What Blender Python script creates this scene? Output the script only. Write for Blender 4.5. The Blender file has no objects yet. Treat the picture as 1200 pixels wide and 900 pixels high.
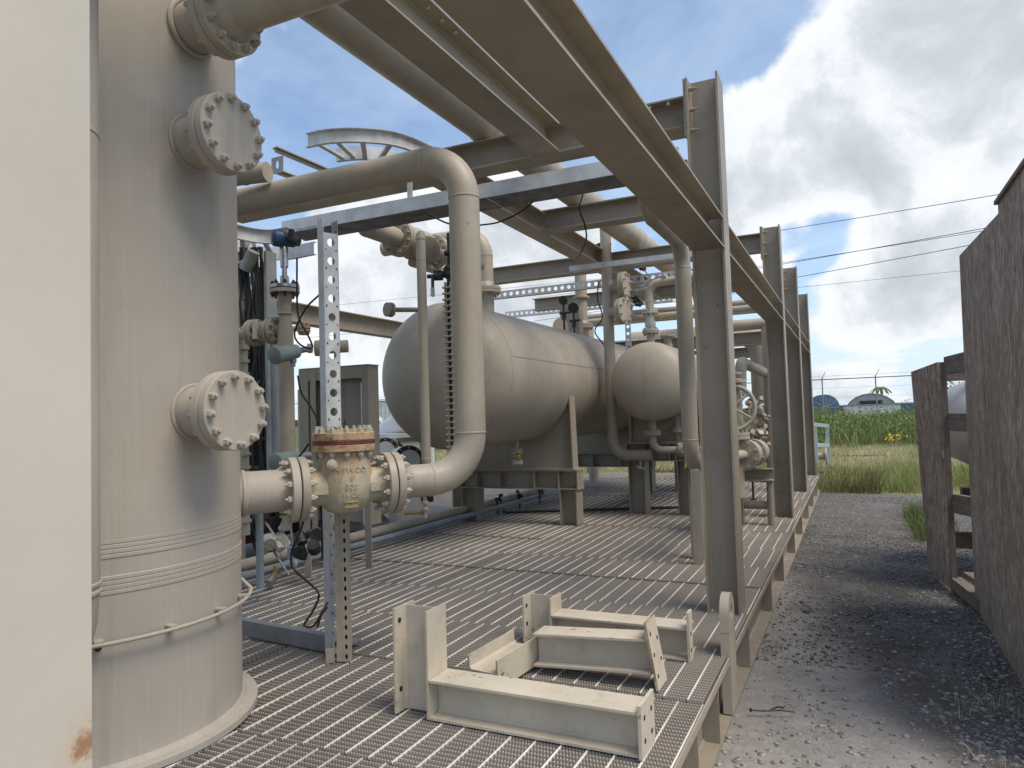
import bpy, math, random
from mathutils import Vector, Matrix
V = Vector
random.seed(7)
S = bpy.context.scene
COL = S.collection
PI = math.pi

# ---------------------------------------------------------------- camera, light, sky
# metres; X across the skid, Y along it, Z up, the camera at the origin, 1.5 m over the gravel
cd = bpy.data.cameras.new('camera'); cam = bpy.data.objects.new('camera', cd); COL.objects.link(cam)
cd.sensor_fit = 'HORIZONTAL'; cd.sensor_width = 36.0; cd.lens = 839.0 / 1200 * 36
cd.clip_start = 0.05; cd.clip_end = 5000
yaw, pitch, roll = math.radians(25.40), math.radians(2.615), math.radians(-1.743)
_r = V((math.cos(yaw), math.sin(yaw), 0)); _f = V((-math.sin(yaw), math.cos(yaw), 0)); _u = V((0, 0, 1))
fw = _f * math.cos(pitch) + _u * math.sin(pitch); up = _u * math.cos(pitch) - _f * math.sin(pitch)
rt = _r * math.cos(roll) + up * math.sin(roll); up = up * math.cos(roll) - _r * math.sin(roll)
cam.matrix_world = Matrix(((rt.x, up.x, -fw.x, 0), (rt.y, up.y, -fw.y, 0), (rt.z, up.z, -fw.z, 0), (0, 0, 0, 1)))
S.camera = cam
S.render.resolution_x = 1024; S.render.resolution_y = 768
S.render.engine = 'CYCLES'
S.view_settings.view_transform = 'Standard'; S.view_settings.look = 'None'
S.view_settings.exposure = 0.32; S.view_settings.gamma = 1.0

SUN_EL, SUN_AZ = math.radians(60), math.radians(100)        # azimuth clockwise from +Y
sd = V((math.sin(SUN_AZ) * math.cos(SUN_EL), math.cos(SUN_AZ) * math.cos(SUN_EL), math.sin(SUN_EL)))
sl = bpy.data.lights.new('sun', 'SUN'); sl.energy = 2.5; sl.angle = math.radians(32); sl.color = (1.0, 0.915, 0.79)
so = bpy.data.objects.new('sun', sl); COL.objects.link(so)
so.rotation_euler = sd.to_track_quat('Z', 'Y').to_euler(); so.location = (5, -5, 12)

world = bpy.data.worlds.new('World'); S.world = world; world.use_nodes = True

class NT:
    """small helper for building node trees"""
    def __init__(s, nt):
        s.t = nt; nt.nodes.clear()
    def n(s, typ, ins=None, **props):
        nd = s.t.nodes.new(typ)
        for k, v in props.items():
            setattr(nd, k, v)
        for k, v in (ins or {}).items():
            so_ = nd.inputs[k]
            if isinstance(v, bpy.types.NodeSocket): s.t.links.new(v, so_)
            else: so_.default_value = v
        return nd
    def math(s, op, a, b=0.0, c=None, clamp=False):
        d = {0: a, 1: b}
        if c is not None: d[2] = c
        return s.n('ShaderNodeMath', d, operation=op, use_clamp=clamp).outputs[0]
    def vmath(s, op, a, b=(0, 0, 0), out=0):
        return s.n('ShaderNodeVectorMath', {0: a, 1: b}, operation=op).outputs[out]
    def noise(s, vec, scale, detail=4.0, rough=0.5, dist=0.0, out=0):
        return s.n('ShaderNodeTexNoise', {'Vector': vec, 'Scale': scale, 'Detail': detail, 'Roughness': rough, 'Distortion': dist}).outputs[out]
    def maprange(s, v, a, b, c=0.0, d=1.0, smooth=False):
        return s.n('ShaderNodeMapRange', {0: v, 1: a, 2: b, 3: c, 4: d}, interpolation_type='SMOOTHSTEP' if smooth else 'LINEAR').outputs[0]
    def mix(s, f, a, b, blend='MIX'):
        nd = s.n('ShaderNodeMix', data_type='RGBA', blend_type=blend)
        for i, v in ((0, f), (6, a), (7, b)):
            if isinstance(v, bpy.types.NodeSocket): s.t.links.new(v, nd.inputs[i])
            else: nd.inputs[i].default_value = v if i == 0 else (tuple(v) + (1.0,) if len(v) == 3 else v)
        return nd.outputs[2]
    def ramp(s, f, stops):
        nd = s.n('ShaderNodeValToRGB', {0: f}); cr = nd.color_ramp
        while len(cr.elements) < len(stops): cr.elements.new(0.5)
        for e, (p, c) in zip(cr.elements, stops):
            e.position = p; e.color = tuple(c) + (1.0,) if len(c) == 3 else c
        return nd.outputs[0]

w = NT(world.node_tree)
tc = w.n('ShaderNodeTexCoord').outputs['Generated']
sky = w.n('ShaderNodeTexSky', sky_type='NISHITA', sun_disc=False, sun_elevation=SUN_EL, sun_rotation=SUN_AZ,
          air_density=1.0, dust_density=0.7, ozone_density=1.6, altitude=10.0).outputs[0]
sky = w.mix(1.0, sky, (0.15, 0.15, 0.15), 'MULTIPLY')
sep = w.n('ShaderNodeSeparateXYZ', {0: tc}); zz = sep.outputs[2]
# thin veil turning the blue paler, thicker toward the horizon
den = w.math('ADD', w.math('MAXIMUM', zz, 0.0), 0.13)
flat = w.n('ShaderNodeCombineXYZ', {0: w.math('DIVIDE', sep.outputs[0], den), 1: w.math('DIVIDE', sep.outputs[1], den), 2: 0.0}).outputs[0]
nveil = w.noise(flat, 0.9, 7, 0.62, 0.7)
# cloud field: broad noise stretched by perspective plus the masses seen in this sky
nbig = w.noise(flat, 1.1, 3, 0.5)
ndet = w.noise(tc, 9.0, 9, 0.60, 0.25)
nmed = w.noise(tc, 3.2, 5, 0.55, 0.2)
dens = w.math('ADD', w.math('MULTIPLY', w.math('SUBTRACT', nbig, 0.5), 1.3), w.math('MULTIPLY', w.math('SUBTRACT', nmed, 0.5), 1.1))
dens = w.math('ADD', dens, w.math('MULTIPLY', w.math('SUBTRACT', ndet, 0.5), 1.05))
BLOBS = [  # direction, angular radius, strength
    ((0.024, 0.949, 0.313), 0.27, 0.75), ((0.16, 0.934, 0.32), 0.24, 0.7), ((0.144, 0.903, 0.405), 0.10, 0.35), ((-0.184, 0.891, 0.416), 0.09, 0.55), ((-0.083, 0.947, 0.311), 0.16, 0.45),
    ((-0.61, 0.657, 0.444), 0.12, 0.45), ((-0.578, 0.794, 0.189), 0.22, 0.55), ((-0.414, 0.883, 0.221), 0.18, 0.5), ((0.063, 0.989, 0.134), 0.12, 0.5), ((-0.007, 0.998, 0.061), 0.13, 0.25), ((0.167, 0.961, 0.221), 0.08, 0.35), ((-0.357, 0.831, 0.426),0.1,0.1),
    ((-0.539, 0.732, 0.416), 0.17, -0.55), ((-0.617, 0.693, 0.373), 0.12, -0.45), ((-0.145, 0.867, 0.476), 0.22, -0.75), ((0.03, 0.974, 0.223), 0.09, -0.50), ((-0.043, 0.973, 0.226), 0.08, -0.45), ((0.119, 0.962, 0.244), 0.06, -0.3), ((-0.041, 0.986, 0.161), 0.05, -0.35), ((0.086, 0.995, 0.045), 0.06, -0.3), ((0.174, 0.896, 0.408), 0.05, -0.35),
    ((-0.671, 0.673, 0.311), 0.1, -0.3)]
for d, rad, st in BLOBS:
    dist = w.vmath('DISTANCE', w.vmath('NORMALIZE', tc), d, out=1)
    dens = w.math('ADD', dens, w.maprange(dist, rad, rad * 0.25, 0.0, st, smooth=True))
mask = w.maprange(dens, 0.06, 0.30, 0, 1, smooth=True)
hz = w.maprange(zz, 0.0, 0.22, 1.0, 0.0, smooth=True)
veil = w.math('MULTIPLY', w.maprange(nveil, 0.40, 0.75, 0.05, 0.75), w.maprange(zz, 0.5, 0.95, 1.0, 0.7))
skyc = w.mix(w.math('MAXIMUM', veil, w.math('MULTIPLY', hz, 0.75)), sky, (0.58, 0.70, 0.86))
lump = w.noise(tc, 6.0, 7, 0.58, 0.3); lump_up = w.noise(w.vmath('ADD', tc, (0.02, -0.01, 0.05)), 6.0, 7, 0.58, 0.3)
shade = w.math('MULTIPLY', w.math('MINIMUM', dens, 1.0), 0.55)
shade = w.math('ADD', shade, w.math('MULTIPLY', w.math('SUBTRACT', w.noise(tc, 2.6, 4, 0.5), 0.5), 1.3))
shade = w.math('ADD', shade, w.math('MULTIPLY', w.math('SUBTRACT', lump_up, lump), 2.6))
cc = w.ramp(w.maprange(shade, -0.1, 1.0), [(0.0, (0.80, 0.82, 0.85)), (0.30, (0.74, 0.77, 0.81)), (0.50, (0.60, 0.64, 0.68)), (0.72, (0.52, 0.555, 0.60)), (1.0, (0.46, 0.495, 0.54))])
fin = w.mix(mask, skyc, cc)
ground_c = w.mix(w.maprange(zz, -0.02, 0.0), (0.06, 0.06, 0.05), fin)
w.n('ShaderNodeOutputWorld', {0: w.n('ShaderNodeBackground', {0: ground_c, 1: 1.0}).outputs[0]})

# ---------------------------------------------------------------- materials
MATS = {}
def mat(name, base, rough=0.6, metal=0.0, var=0.10, scale=2.0, bump=0.0, bscale=60.0, extra=None, streak=0.0, dust=None, spec=0.4):
    m = bpy.data.materials.new(name); m.use_nodes = True; t = NT(m.node_tree)
    co = t.n('ShaderNodeNewGeometry').outputs['Position']
    dark = tuple(c * (1 - var * 1.6) for c in base); light = tuple(min(1, c * (1 + var)) for c in base)
    n1 = t.noise(co, scale, 6, 0.6, 0.3)
    col = t.mix(t.maprange(n1, 0.32, 0.68), dark, light)
    if streak:
        mp = t.n('ShaderNodeMapping', {'Vector': co, 'Scale': (75, 75, 1.6)}).outputs[0]
        sn = t.noise(mp, 1.0, 4, 0.6)
        col = t.mix(t.maprange(sn, 0.35, 0.8, 0.0, streak), col, tuple(c * 0.72 for c in base))
        col = t.mix(t.maprange(sn, 0.6, 0.2, 0.0, streak * 0.6), col, tuple(min(1, c * 1.22) for c in base))
    if streak:
        # broad weathering: dull run marks and chalky patches
        mp2 = t.n('ShaderNodeMapping', {'Vector': co, 'Scale': (13, 13, 1.0)}).outputs[0]
        col = t.mix(t.maprange(t.noise(mp2, 1.0, 6, 0.62, 0.4), 0.54, 0.74, 0.0, 0.45), col, tuple(c * f for c, f in zip(base, (0.74, 0.68, 0.60))))
        col = t.mix(t.maprange(t.noise(co, 4.3, 8, 0.7, 0.6), 0.56, 0.70, 0.0, 0.30), col, tuple(min(1, c * 1.16) for c in base))
    if dust:
        dn = t.noise(co, 7.0, 8, 0.7)
        col = t.mix(t.maprange(dn, 0.52, 0.72, 0, dust[1]), col, dust[0])
    if extra: col = extra(t, co, col)
    rn = t.maprange(t.noise(co, scale * 5, 4, 0.6), 0.3, 0.7, rough - 0.07, rough + 0.09)
    d = {'Base Color': col, 'Roughness': rn, 'Metallic': metal, 'Specular IOR Level': spec}
    if bump:
        bn = t.n('ShaderNodeBump', {'Height': t.noise(co, bscale, 5, 0.65), 'Strength': bump, 'Distance': 0.01}).outputs[0]
        d['Normal'] = bn
    t.n('ShaderNodeOutputMaterial', {0: t.n('ShaderNodeBsdfPrincipled', d).outputs[0]})
    MATS[name] = m
    return m

BE = (0.425, 0.368, 0.288)
def rust_spots(amount):
    def f(t, co, col):
        a = t.noise(co, 23.0, 8, 0.72); b = t.noise(co, 3.1, 3, 0.5)
        k = t.maprange(t.math('ADD', a, t.math('MULTIPLY', b, 0.5)), 1.02 - amount, 1.06 - amount, 0, 1)
        return t.mix(k, col, (0.19, 0.07, 0.03))
    return f
paint = mat('beige_paint', BE, 0.48, var=0.09, scale=1.7, bump=0.10, bscale=35, streak=0.10, dust=((0.28, 0.22, 0.155), 0.42), extra=rust_spots(0.055))
tower_paint = mat('pale_brushed_paint', (0.46, 0.408, 0.338), 0.6, var=0.07, scale=1.1, bump=0.15, bscale=22, streak=0.20, dust=((0.38, 0.33, 0.27), 0.25))
steel_paint = mat('beige_steel_paint', (0.335, 0.286, 0.222), 0.45, var=0.09, scale=1.4, bump=0.08, bscale=30, streak=0.15, dust=((0.22, 0.165, 0.115), 0.45), extra=rust_spots(0.065))
chip_paint = mat('chipped_beige_paint', (0.60, 0.525, 0.41), 0.5, var=0.08, scale=3.5, bump=0.14, bscale=50, dust=((0.36, 0.29, 0.21), 0.55), extra=rust_spots(0.11))
def col_rust(t, co, col):
    d = t.vmath('DISTANCE', co, (-0.648, 0.437, -0.288), out=1)
    k = t.math('ADD', t.math('MULTIPLY', t.noise(co, 60, 6, 0.7), 0.055), d)
    col = t.mix(t.maprange(k, 0.044, 0.034), col, (0.27, 0.11, 0.06))
    return t.mix(t.maprange(k, 0.070, 0.044, 0, 0.3), col, (0.55, 0.38, 0.2))
near_paint = mat('near_column_paint', (0.565, 0.51, 0.42), 0.5, var=0.04, scale=3, bump=0.05, bscale=26, streak=0.0, extra=col_rust)
def valve_extra(t, co, col):
    s = t.n('ShaderNodeSeparateXYZ', {0: co})
    mp = t.n('ShaderNodeMapping', {'Vector': co, 'Scale': (14, 14, 2.2)}).outputs[0]
    a = t.noise(mp, 1.0, 5, 0.6)
    hgt = t.maprange(s.outputs[2], -0.40, -0.10, 0.0, 0.25)
    col = t.mix(t.maprange(t.math('ADD', a, hgt), 0.62, 0.82, 0, 0.6), col, (0.36, 0.19, 0.06))
    return t.mix(t.maprange(t.math('ADD', t.noise(co, 30, 6, 0.7), hgt), 0.80, 0.95, 0, 0.8), col, (0.20, 0.08, 0.03))
valve_paint = mat('stained_valve_paint', (0.50, 0.435, 0.32), 0.45, var=0.14, scale=9, bump=0.35, bscale=70, extra=valve_extra)
def bonnet_extra(t, co, col):
    mp = t.n('ShaderNodeMapping', {'Vector': co, 'Scale': (22, 22, 5)}).outputs[0]
    a = t.noise(mp, 1.0, 7, 0.68)
    col = t.mix(t.maprange(a, 0.45, 0.66, 0, 0.8), col, (0.33, 0.15, 0.05))
    return t.mix(t.maprange(t.noise(co, 16, 6, 0.7), 0.52, 0.66, 0, 0.9), col, (0.15, 0.045, 0.03))
bonnet_paint = mat('rusty_bonnet_paint', (0.50, 0.40, 0.24), 0.6, var=0.15, scale=12, bump=0.4, bscale=80, extra=bonnet_extra)
seal_red = mat('dried_red_sealant', (0.16, 0.035, 0.035), 0.5, var=0.3, scale=20, bump=0.5, bscale=60)
yellow_cast = mat('ochre_cast_tag', (0.46, 0.34, 0.15), 0.55, var=0.3, scale=25, extra=rust_spots(0.1))
rubber = mat('black_rubber', (0.018, 0.018, 0.018), 0.55, var=0.2, scale=8)
gasket = mat('dark_gasket', (0.03, 0.028, 0.025), 0.7)
def spangle(t, co, col):
    v = t.n('ShaderNodeTexVoronoi', {'Vector': co, 'Scale': 42.0}).outputs['Color']
    bw = t.n('ShaderNodeRGBToBW', {0: v}).outputs[0]
    return t.mix(t.maprange(bw, 0.2, 0.8, 0, 0.35), col, (0.66, 0.66, 0.65))
galv = mat('galvanised_steel', (0.62, 0.62, 0.61), 0.45, metal=0.15, var=0.15, scale=9, extra=spangle)
galv_dull = mat('dull_zinc', (0.31, 0.31, 0.30), 0.5, metal=0.35, var=0.15, scale=6)
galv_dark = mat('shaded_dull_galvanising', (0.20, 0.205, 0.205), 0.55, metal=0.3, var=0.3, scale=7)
galv_bolt = mat('plated_bolt', (0.55, 0.52, 0.44), 0.4, metal=0.2, var=0.2, scale=40)
stainless = mat('stainless_steel', (0.5, 0.48, 0.45), 0.3, metal=0.9, var=0.15, scale=20)
blue_paint = mat('blue_enamel', (0.035, 0.085, 0.17), 0.4, var=0.3, scale=20, extra=rust_spots(0.03))
sage = mat('sage_green_enamel', (0.23, 0.29, 0.26), 0.42, var=0.12, scale=12, bump=0.1)
conduit_blue = mat('grey_blue_coated_pipe', (0.24, 0.275, 0.295), 0.45, var=0.15, scale=5)
maroon = mat('maroon_machine_paint', (0.10, 0.014, 0.014), 0.4, var=0.25, scale=4)
darkmetal = mat('dark_oily_metal', (0.045, 0.042, 0.04), 0.45, metal=0.2, var=0.3, scale=9)
brass = mat('tarnished_brass', (0.42, 0.30, 0.11), 0.42, metal=0.6, var=0.25, scale=30)
yellow = mat('yellow_grip', (0.55, 0.42, 0.06), 0.5, var=0.2, scale=20)
white = mat('weathered_white_paint', (0.70, 0.70, 0.68), 0.5, var=0.08, scale=1.5, dust=((0.45, 0.42, 0.36), 0.4))
tank_white = mat('pale_grey_tank_paint', (0.58, 0.60, 0.62), 0.42, var=0.05, scale=1.0, streak=0.12)
mint = mat('pale_mint_paint', (0.42, 0.52, 0.50), 0.5, var=0.1, scale=4, extra=rust_spots(0.05))
blue_plastic = mat('faded_blue_reel_paint', (0.10, 0.17, 0.28), 0.5, var=0.15, scale=2)
concrete_grey = mat('grey_weathered_shell', (0.33, 0.34, 0.34), 0.7, var=0.15, scale=1)
paper = mat('weathered_paper_tag', (0.55, 0.42, 0.25), 0.8, var=0.35, scale=40)
teal = mat('turquoise_scrap', (0.04, 0.30, 0.32), 0.5)
stone_m = mat('limestone_gravel', (0.30, 0.28, 0.26), 0.9, var=0.5, scale=30)
stone_d = mat('dark_gravel', (0.15, 0.14, 0.125), 0.9, var=0.5, scale=30)
grat = mat('grating_paint', (0.235, 0.203, 0.170), 0.72, var=0.13, scale=1.6, dust=((0.22, 0.17, 0.14), 0.5))
grat_lt = mat('grating_top_highlight', (0.74, 0.69, 0.61), 0.6, var=0.12, scale=3)  # light copy of the grating colour: highlight painted on rods and tooth tops

def osb_mat():
    m = bpy.data.materials.new('weathered_strand_board'); m.use_nodes = True; t = NT(m.node_tree)
    co = t.n('ShaderNodeNewGeometry').outputs['Position']
    cols = None; hgt = None
    wob = t.noise(co, 6, 3, 0.5, out=1)
    for i, (sc, ang) in enumerate((((60.0, 60.0, 16.0), 0.25), ((44.0, 44.0, 12.0), -0.32), ((95.0, 95.0, 26.0), 0.55))):
        mp = t.n('ShaderNodeMapping', {'Vector': co, 'Rotation': (ang, 0, 0), 'Scale': sc, 'Location': (i * 3.1, i, 0)}).outputs[0]
        mp = t.vmath('ADD', mp, t.vmath('MULTIPLY', wob, (0.5, 1.5, 0.9)))
        vo = t.n('ShaderNodeTexVoronoi', {'Vector': mp, 'Scale': 1.0, 'Randomness': 1.0})
        bw = t.n('ShaderNodeRGBToBW', {0: vo.outputs['Color']}).outputs[0]
        hgt = bw if hgt is None else t.math('ADD', hgt, bw)
    hgt = t.math('MULTIPLY', hgt, 0.333)
    fib = t.noise(t.n('ShaderNodeMapping', {'Vector': co, 'Scale': (150, 150, 30)}).outputs[0], 1.0, 5, 0.65)
    k = t.math('ADD', t.math('MULTIPLY', hgt, 0.85), t.math('MULTIPLY', fib, 0.28))
    col = t.ramp(t.maprange(k, 0.28, 0.82), [(0.0, (0.17, 0.118, 0.088)), (0.30, (0.28, 0.210, 0.162)), (0.58, (0.37, 0.300, 0.242)), (0.8, (0.46, 0.400, 0.340)), (1.0, (0.60, 0.560, 0.505))])
    blot = t.noise(co, 1.4, 5, 0.6)
    col = t.mix(t.maprange(blot, 0.35, 0.7, 0.0, 0.55), col, t.mix(1.0, col, (0.62, 0.52, 0.47), 'MULTIPLY'))
    run = t.noise(t.n('ShaderNodeMapping', {'Vector': co, 'Scale': (9, 9, 0.7)}).outputs[0], 1.0, 6, 0.65, 0.5)
    col = t.mix(t.maprange(run, 0.50, 0.72, 0, 0.55), col, t.mix(1.0, col, (0.50, 0.44, 0.38), 'MULTIPLY'))
    col = t.mix(t.maprange(run, 0.46, 0.28, 0, 0.35), col, (0.50, 0.47, 0.43))
    bn = t.n('ShaderNodeBump', {'Height': k, 'Strength': 0.7, 'Distance': 0.012}).outputs[0]
    t.n('ShaderNodeOutputMaterial', {0: t.n('ShaderNodeBsdfPrincipled', {'Base Color': col, 'Roughness': 0.85, 'Normal': bn}).outputs[0]})
    return m
osb = osb_mat()
def wood_mat(name, a, b):
    m = bpy.data.materials.new(name); m.use_nodes = True; t = NT(m.node_tree)
    co = t.n('ShaderNodeTexCoord').outputs['Object']
    mp = t.n('ShaderNodeMapping', {'Vector': co, 'Scale': (2.5, 2.5, 2.5)}).outputs[0]
    g = t.noise(t.n('ShaderNodeMapping', {'Vector': co, 'Scale': (60, 6, 60)}).outputs[0], 1.0, 6, 0.7, 0.6)
    col = t.mix(t.maprange(g, 0.3, 0.7), a, b)
    col = t.mix(t.maprange(t.noise(mp, 3, 5, 0.7), 0.5, 0.75, 0, 0.5), col, (0.07, 0.05, 0.04))
    bn = t.n('ShaderNodeBump', {'Height': g, 'Strength': 0.5, 'Distance': 0.006}).outputs[0]
    t.n('ShaderNodeOutputMaterial', {0: t.n('ShaderNodeBsdfPrincipled', {'Base Color': col, 'Roughness': 0.85, 'Normal': bn}).outputs[0]})
    return m
lumber = wood_mat('grey_weathered_lumber', (0.12, 0.095, 0.075), (0.27, 0.225, 0.185))

def gravel_mat():
    m = bpy.data.materials.new('gravel_painted_sun_shade'); m.use_nodes = True; t = NT(m.node_tree)
    co = t.n('ShaderNodeNewGeometry').outputs['Position']
    s = t.n('ShaderNodeSeparateXYZ', {0: co})
    big = t.noise(co, 0.9, 6, 0.62, 0.5)
    # painted sunlight: pale dusty near end of the lane, crate shade painted dark beyond
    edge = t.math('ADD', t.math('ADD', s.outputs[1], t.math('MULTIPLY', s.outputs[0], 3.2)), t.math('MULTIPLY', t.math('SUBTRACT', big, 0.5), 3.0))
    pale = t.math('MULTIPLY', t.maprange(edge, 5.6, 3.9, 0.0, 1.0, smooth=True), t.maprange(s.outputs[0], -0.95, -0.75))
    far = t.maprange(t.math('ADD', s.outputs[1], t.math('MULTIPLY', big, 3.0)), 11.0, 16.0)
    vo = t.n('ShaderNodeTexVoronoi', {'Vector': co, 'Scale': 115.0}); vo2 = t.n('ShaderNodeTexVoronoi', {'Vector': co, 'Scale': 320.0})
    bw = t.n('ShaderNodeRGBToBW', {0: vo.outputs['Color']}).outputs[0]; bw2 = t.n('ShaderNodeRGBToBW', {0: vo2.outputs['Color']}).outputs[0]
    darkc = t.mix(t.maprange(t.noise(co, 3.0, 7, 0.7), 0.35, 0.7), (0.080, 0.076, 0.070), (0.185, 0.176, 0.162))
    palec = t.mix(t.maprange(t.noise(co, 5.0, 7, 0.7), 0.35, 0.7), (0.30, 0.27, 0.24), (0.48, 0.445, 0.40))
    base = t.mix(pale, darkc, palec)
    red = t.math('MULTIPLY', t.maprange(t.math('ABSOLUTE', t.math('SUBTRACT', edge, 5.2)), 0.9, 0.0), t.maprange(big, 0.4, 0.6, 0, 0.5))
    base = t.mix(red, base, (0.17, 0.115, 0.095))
    base = t.mix(far, base, t.mix(t.maprange(big, 0.3, 0.7), (0.16, 0.15, 0.13), (0.24, 0.22, 0.19)))
    chips = t.math('MULTIPLY', t.maprange(bw, 0.63, 0.78), t.maprange(t.noise(co, 1.9, 5, 0.7), 0.38, 0.58, 0.2, 1.0))
    base = t.mix(chips, base, t.mix(bw2, (0.20, 0.19, 0.18), (0.46, 0.44, 0.42)))
    base = t.mix(t.maprange(bw2, 0.22, 0.1, 0, 0.5), base, (0.05, 0.046, 0.042))
    h = t.math('ADD', t.math('MULTIPLY', bw, 0.6), t.math('ADD', t.math('MULTIPLY', bw2, 0.4), t.noise(co, 22, 6, 0.7)))
    bn = t.n('ShaderNodeBump', {'Height': h, 'Strength': 0.9, 'Distance': 0.012}).outputs[0]
    t.n('ShaderNodeOutputMaterial', {0: t.n('ShaderNodeBsdfPrincipled', {'Base Color': base, 'Roughness': 0.92, 'Normal': bn, 'Specular IOR Level': 0.2}).outputs[0]})
    return m
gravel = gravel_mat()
def soil_mat():
    m = bpy.data.materials.new('dry_grass_soil'); m.use_nodes = True; t = NT(m.node_tree)
    co = t.n('ShaderNodeNewGeometry').outputs['Position']
    s = t.n('ShaderNodeSeparateXYZ', {0: co})
    n = t.noise(co, 0.5, 7, 0.65)
    col = t.mix(t.maprange(n, 0.35, 0.65), (0.10, 0.13, 0.035), (0.30, 0.25, 0.13))
    col = t.mix(t.maprange(t.math('ADD', s.outputs[1], t.math('MULTIPLY', n, 6)), 30, 36), col, (0.075, 0.11, 0.03))
    t.n('ShaderNodeOutputMaterial', {0: t.n('ShaderNodeBsdfPrincipled', {'Base Color': col, 'Roughness': 0.95}).outputs[0]})
    return m
soil = soil_mat()
def leaf_mat(name, a, b, c):
    m = bpy.data.materials.new(name); m.use_nodes = True; t = NT(m.node_tree)
    g = t.n('ShaderNodeNewGeometry')
    col = t.mix(g.outputs['Random Per Island'], a, b)
    col = t.mix(t.maprange(t.noise(g.outputs['Position'], 0.8, 4, 0.6), 0.45, 0.7), col, c)
    p = t.n('ShaderNodeBsdfPrincipled', {'Base Color': col, 'Roughness': 0.7, 'Specular IOR Level': 0.2}).outputs[0]
    tr = t.n('ShaderNodeBsdfTranslucent', {'Color': col}).outputs[0]
    t.n('ShaderNodeOutputMaterial', {0: t.n('ShaderNodeMixShader', {0: 0.3, 1: p, 2: tr}).outputs[0]})
    return m
gr_fresh = leaf_mat('fresh_green_grass', (0.20, 0.25, 0.075), (0.34, 0.36, 0.13), (0.44, 0.39, 0.20))
gr_dry = leaf_mat('straw_grass', (0.48, 0.41, 0.23), (0.62, 0.54, 0.34), (0.34, 0.34, 0.14))
gr_weed = leaf_mat('dark_weeds', (0.10, 0.14, 0.05), (0.19, 0.23, 0.09), (0.30, 0.29, 0.14))
gr_brown = leaf_mat('brown_weeds', (0.12, 0.09, 0.045), (0.20, 0.16, 0.08), (0.14, 0.15, 0.05))
leaf_a = leaf_mat('broad_weed_leaves', (0.07, 0.12, 0.03), (0.20, 0.26, 0.075), (0.27, 0.30, 0.10))
leaf_b = leaf_mat('pale_shrub_leaves', (0.17, 0.21, 0.09), (0.30, 0.33, 0.14), (0.38, 0.36, 0.18))
petal = mat('yellow_flowers', (0.75, 0.52, 0.03), 0.7)

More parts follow.
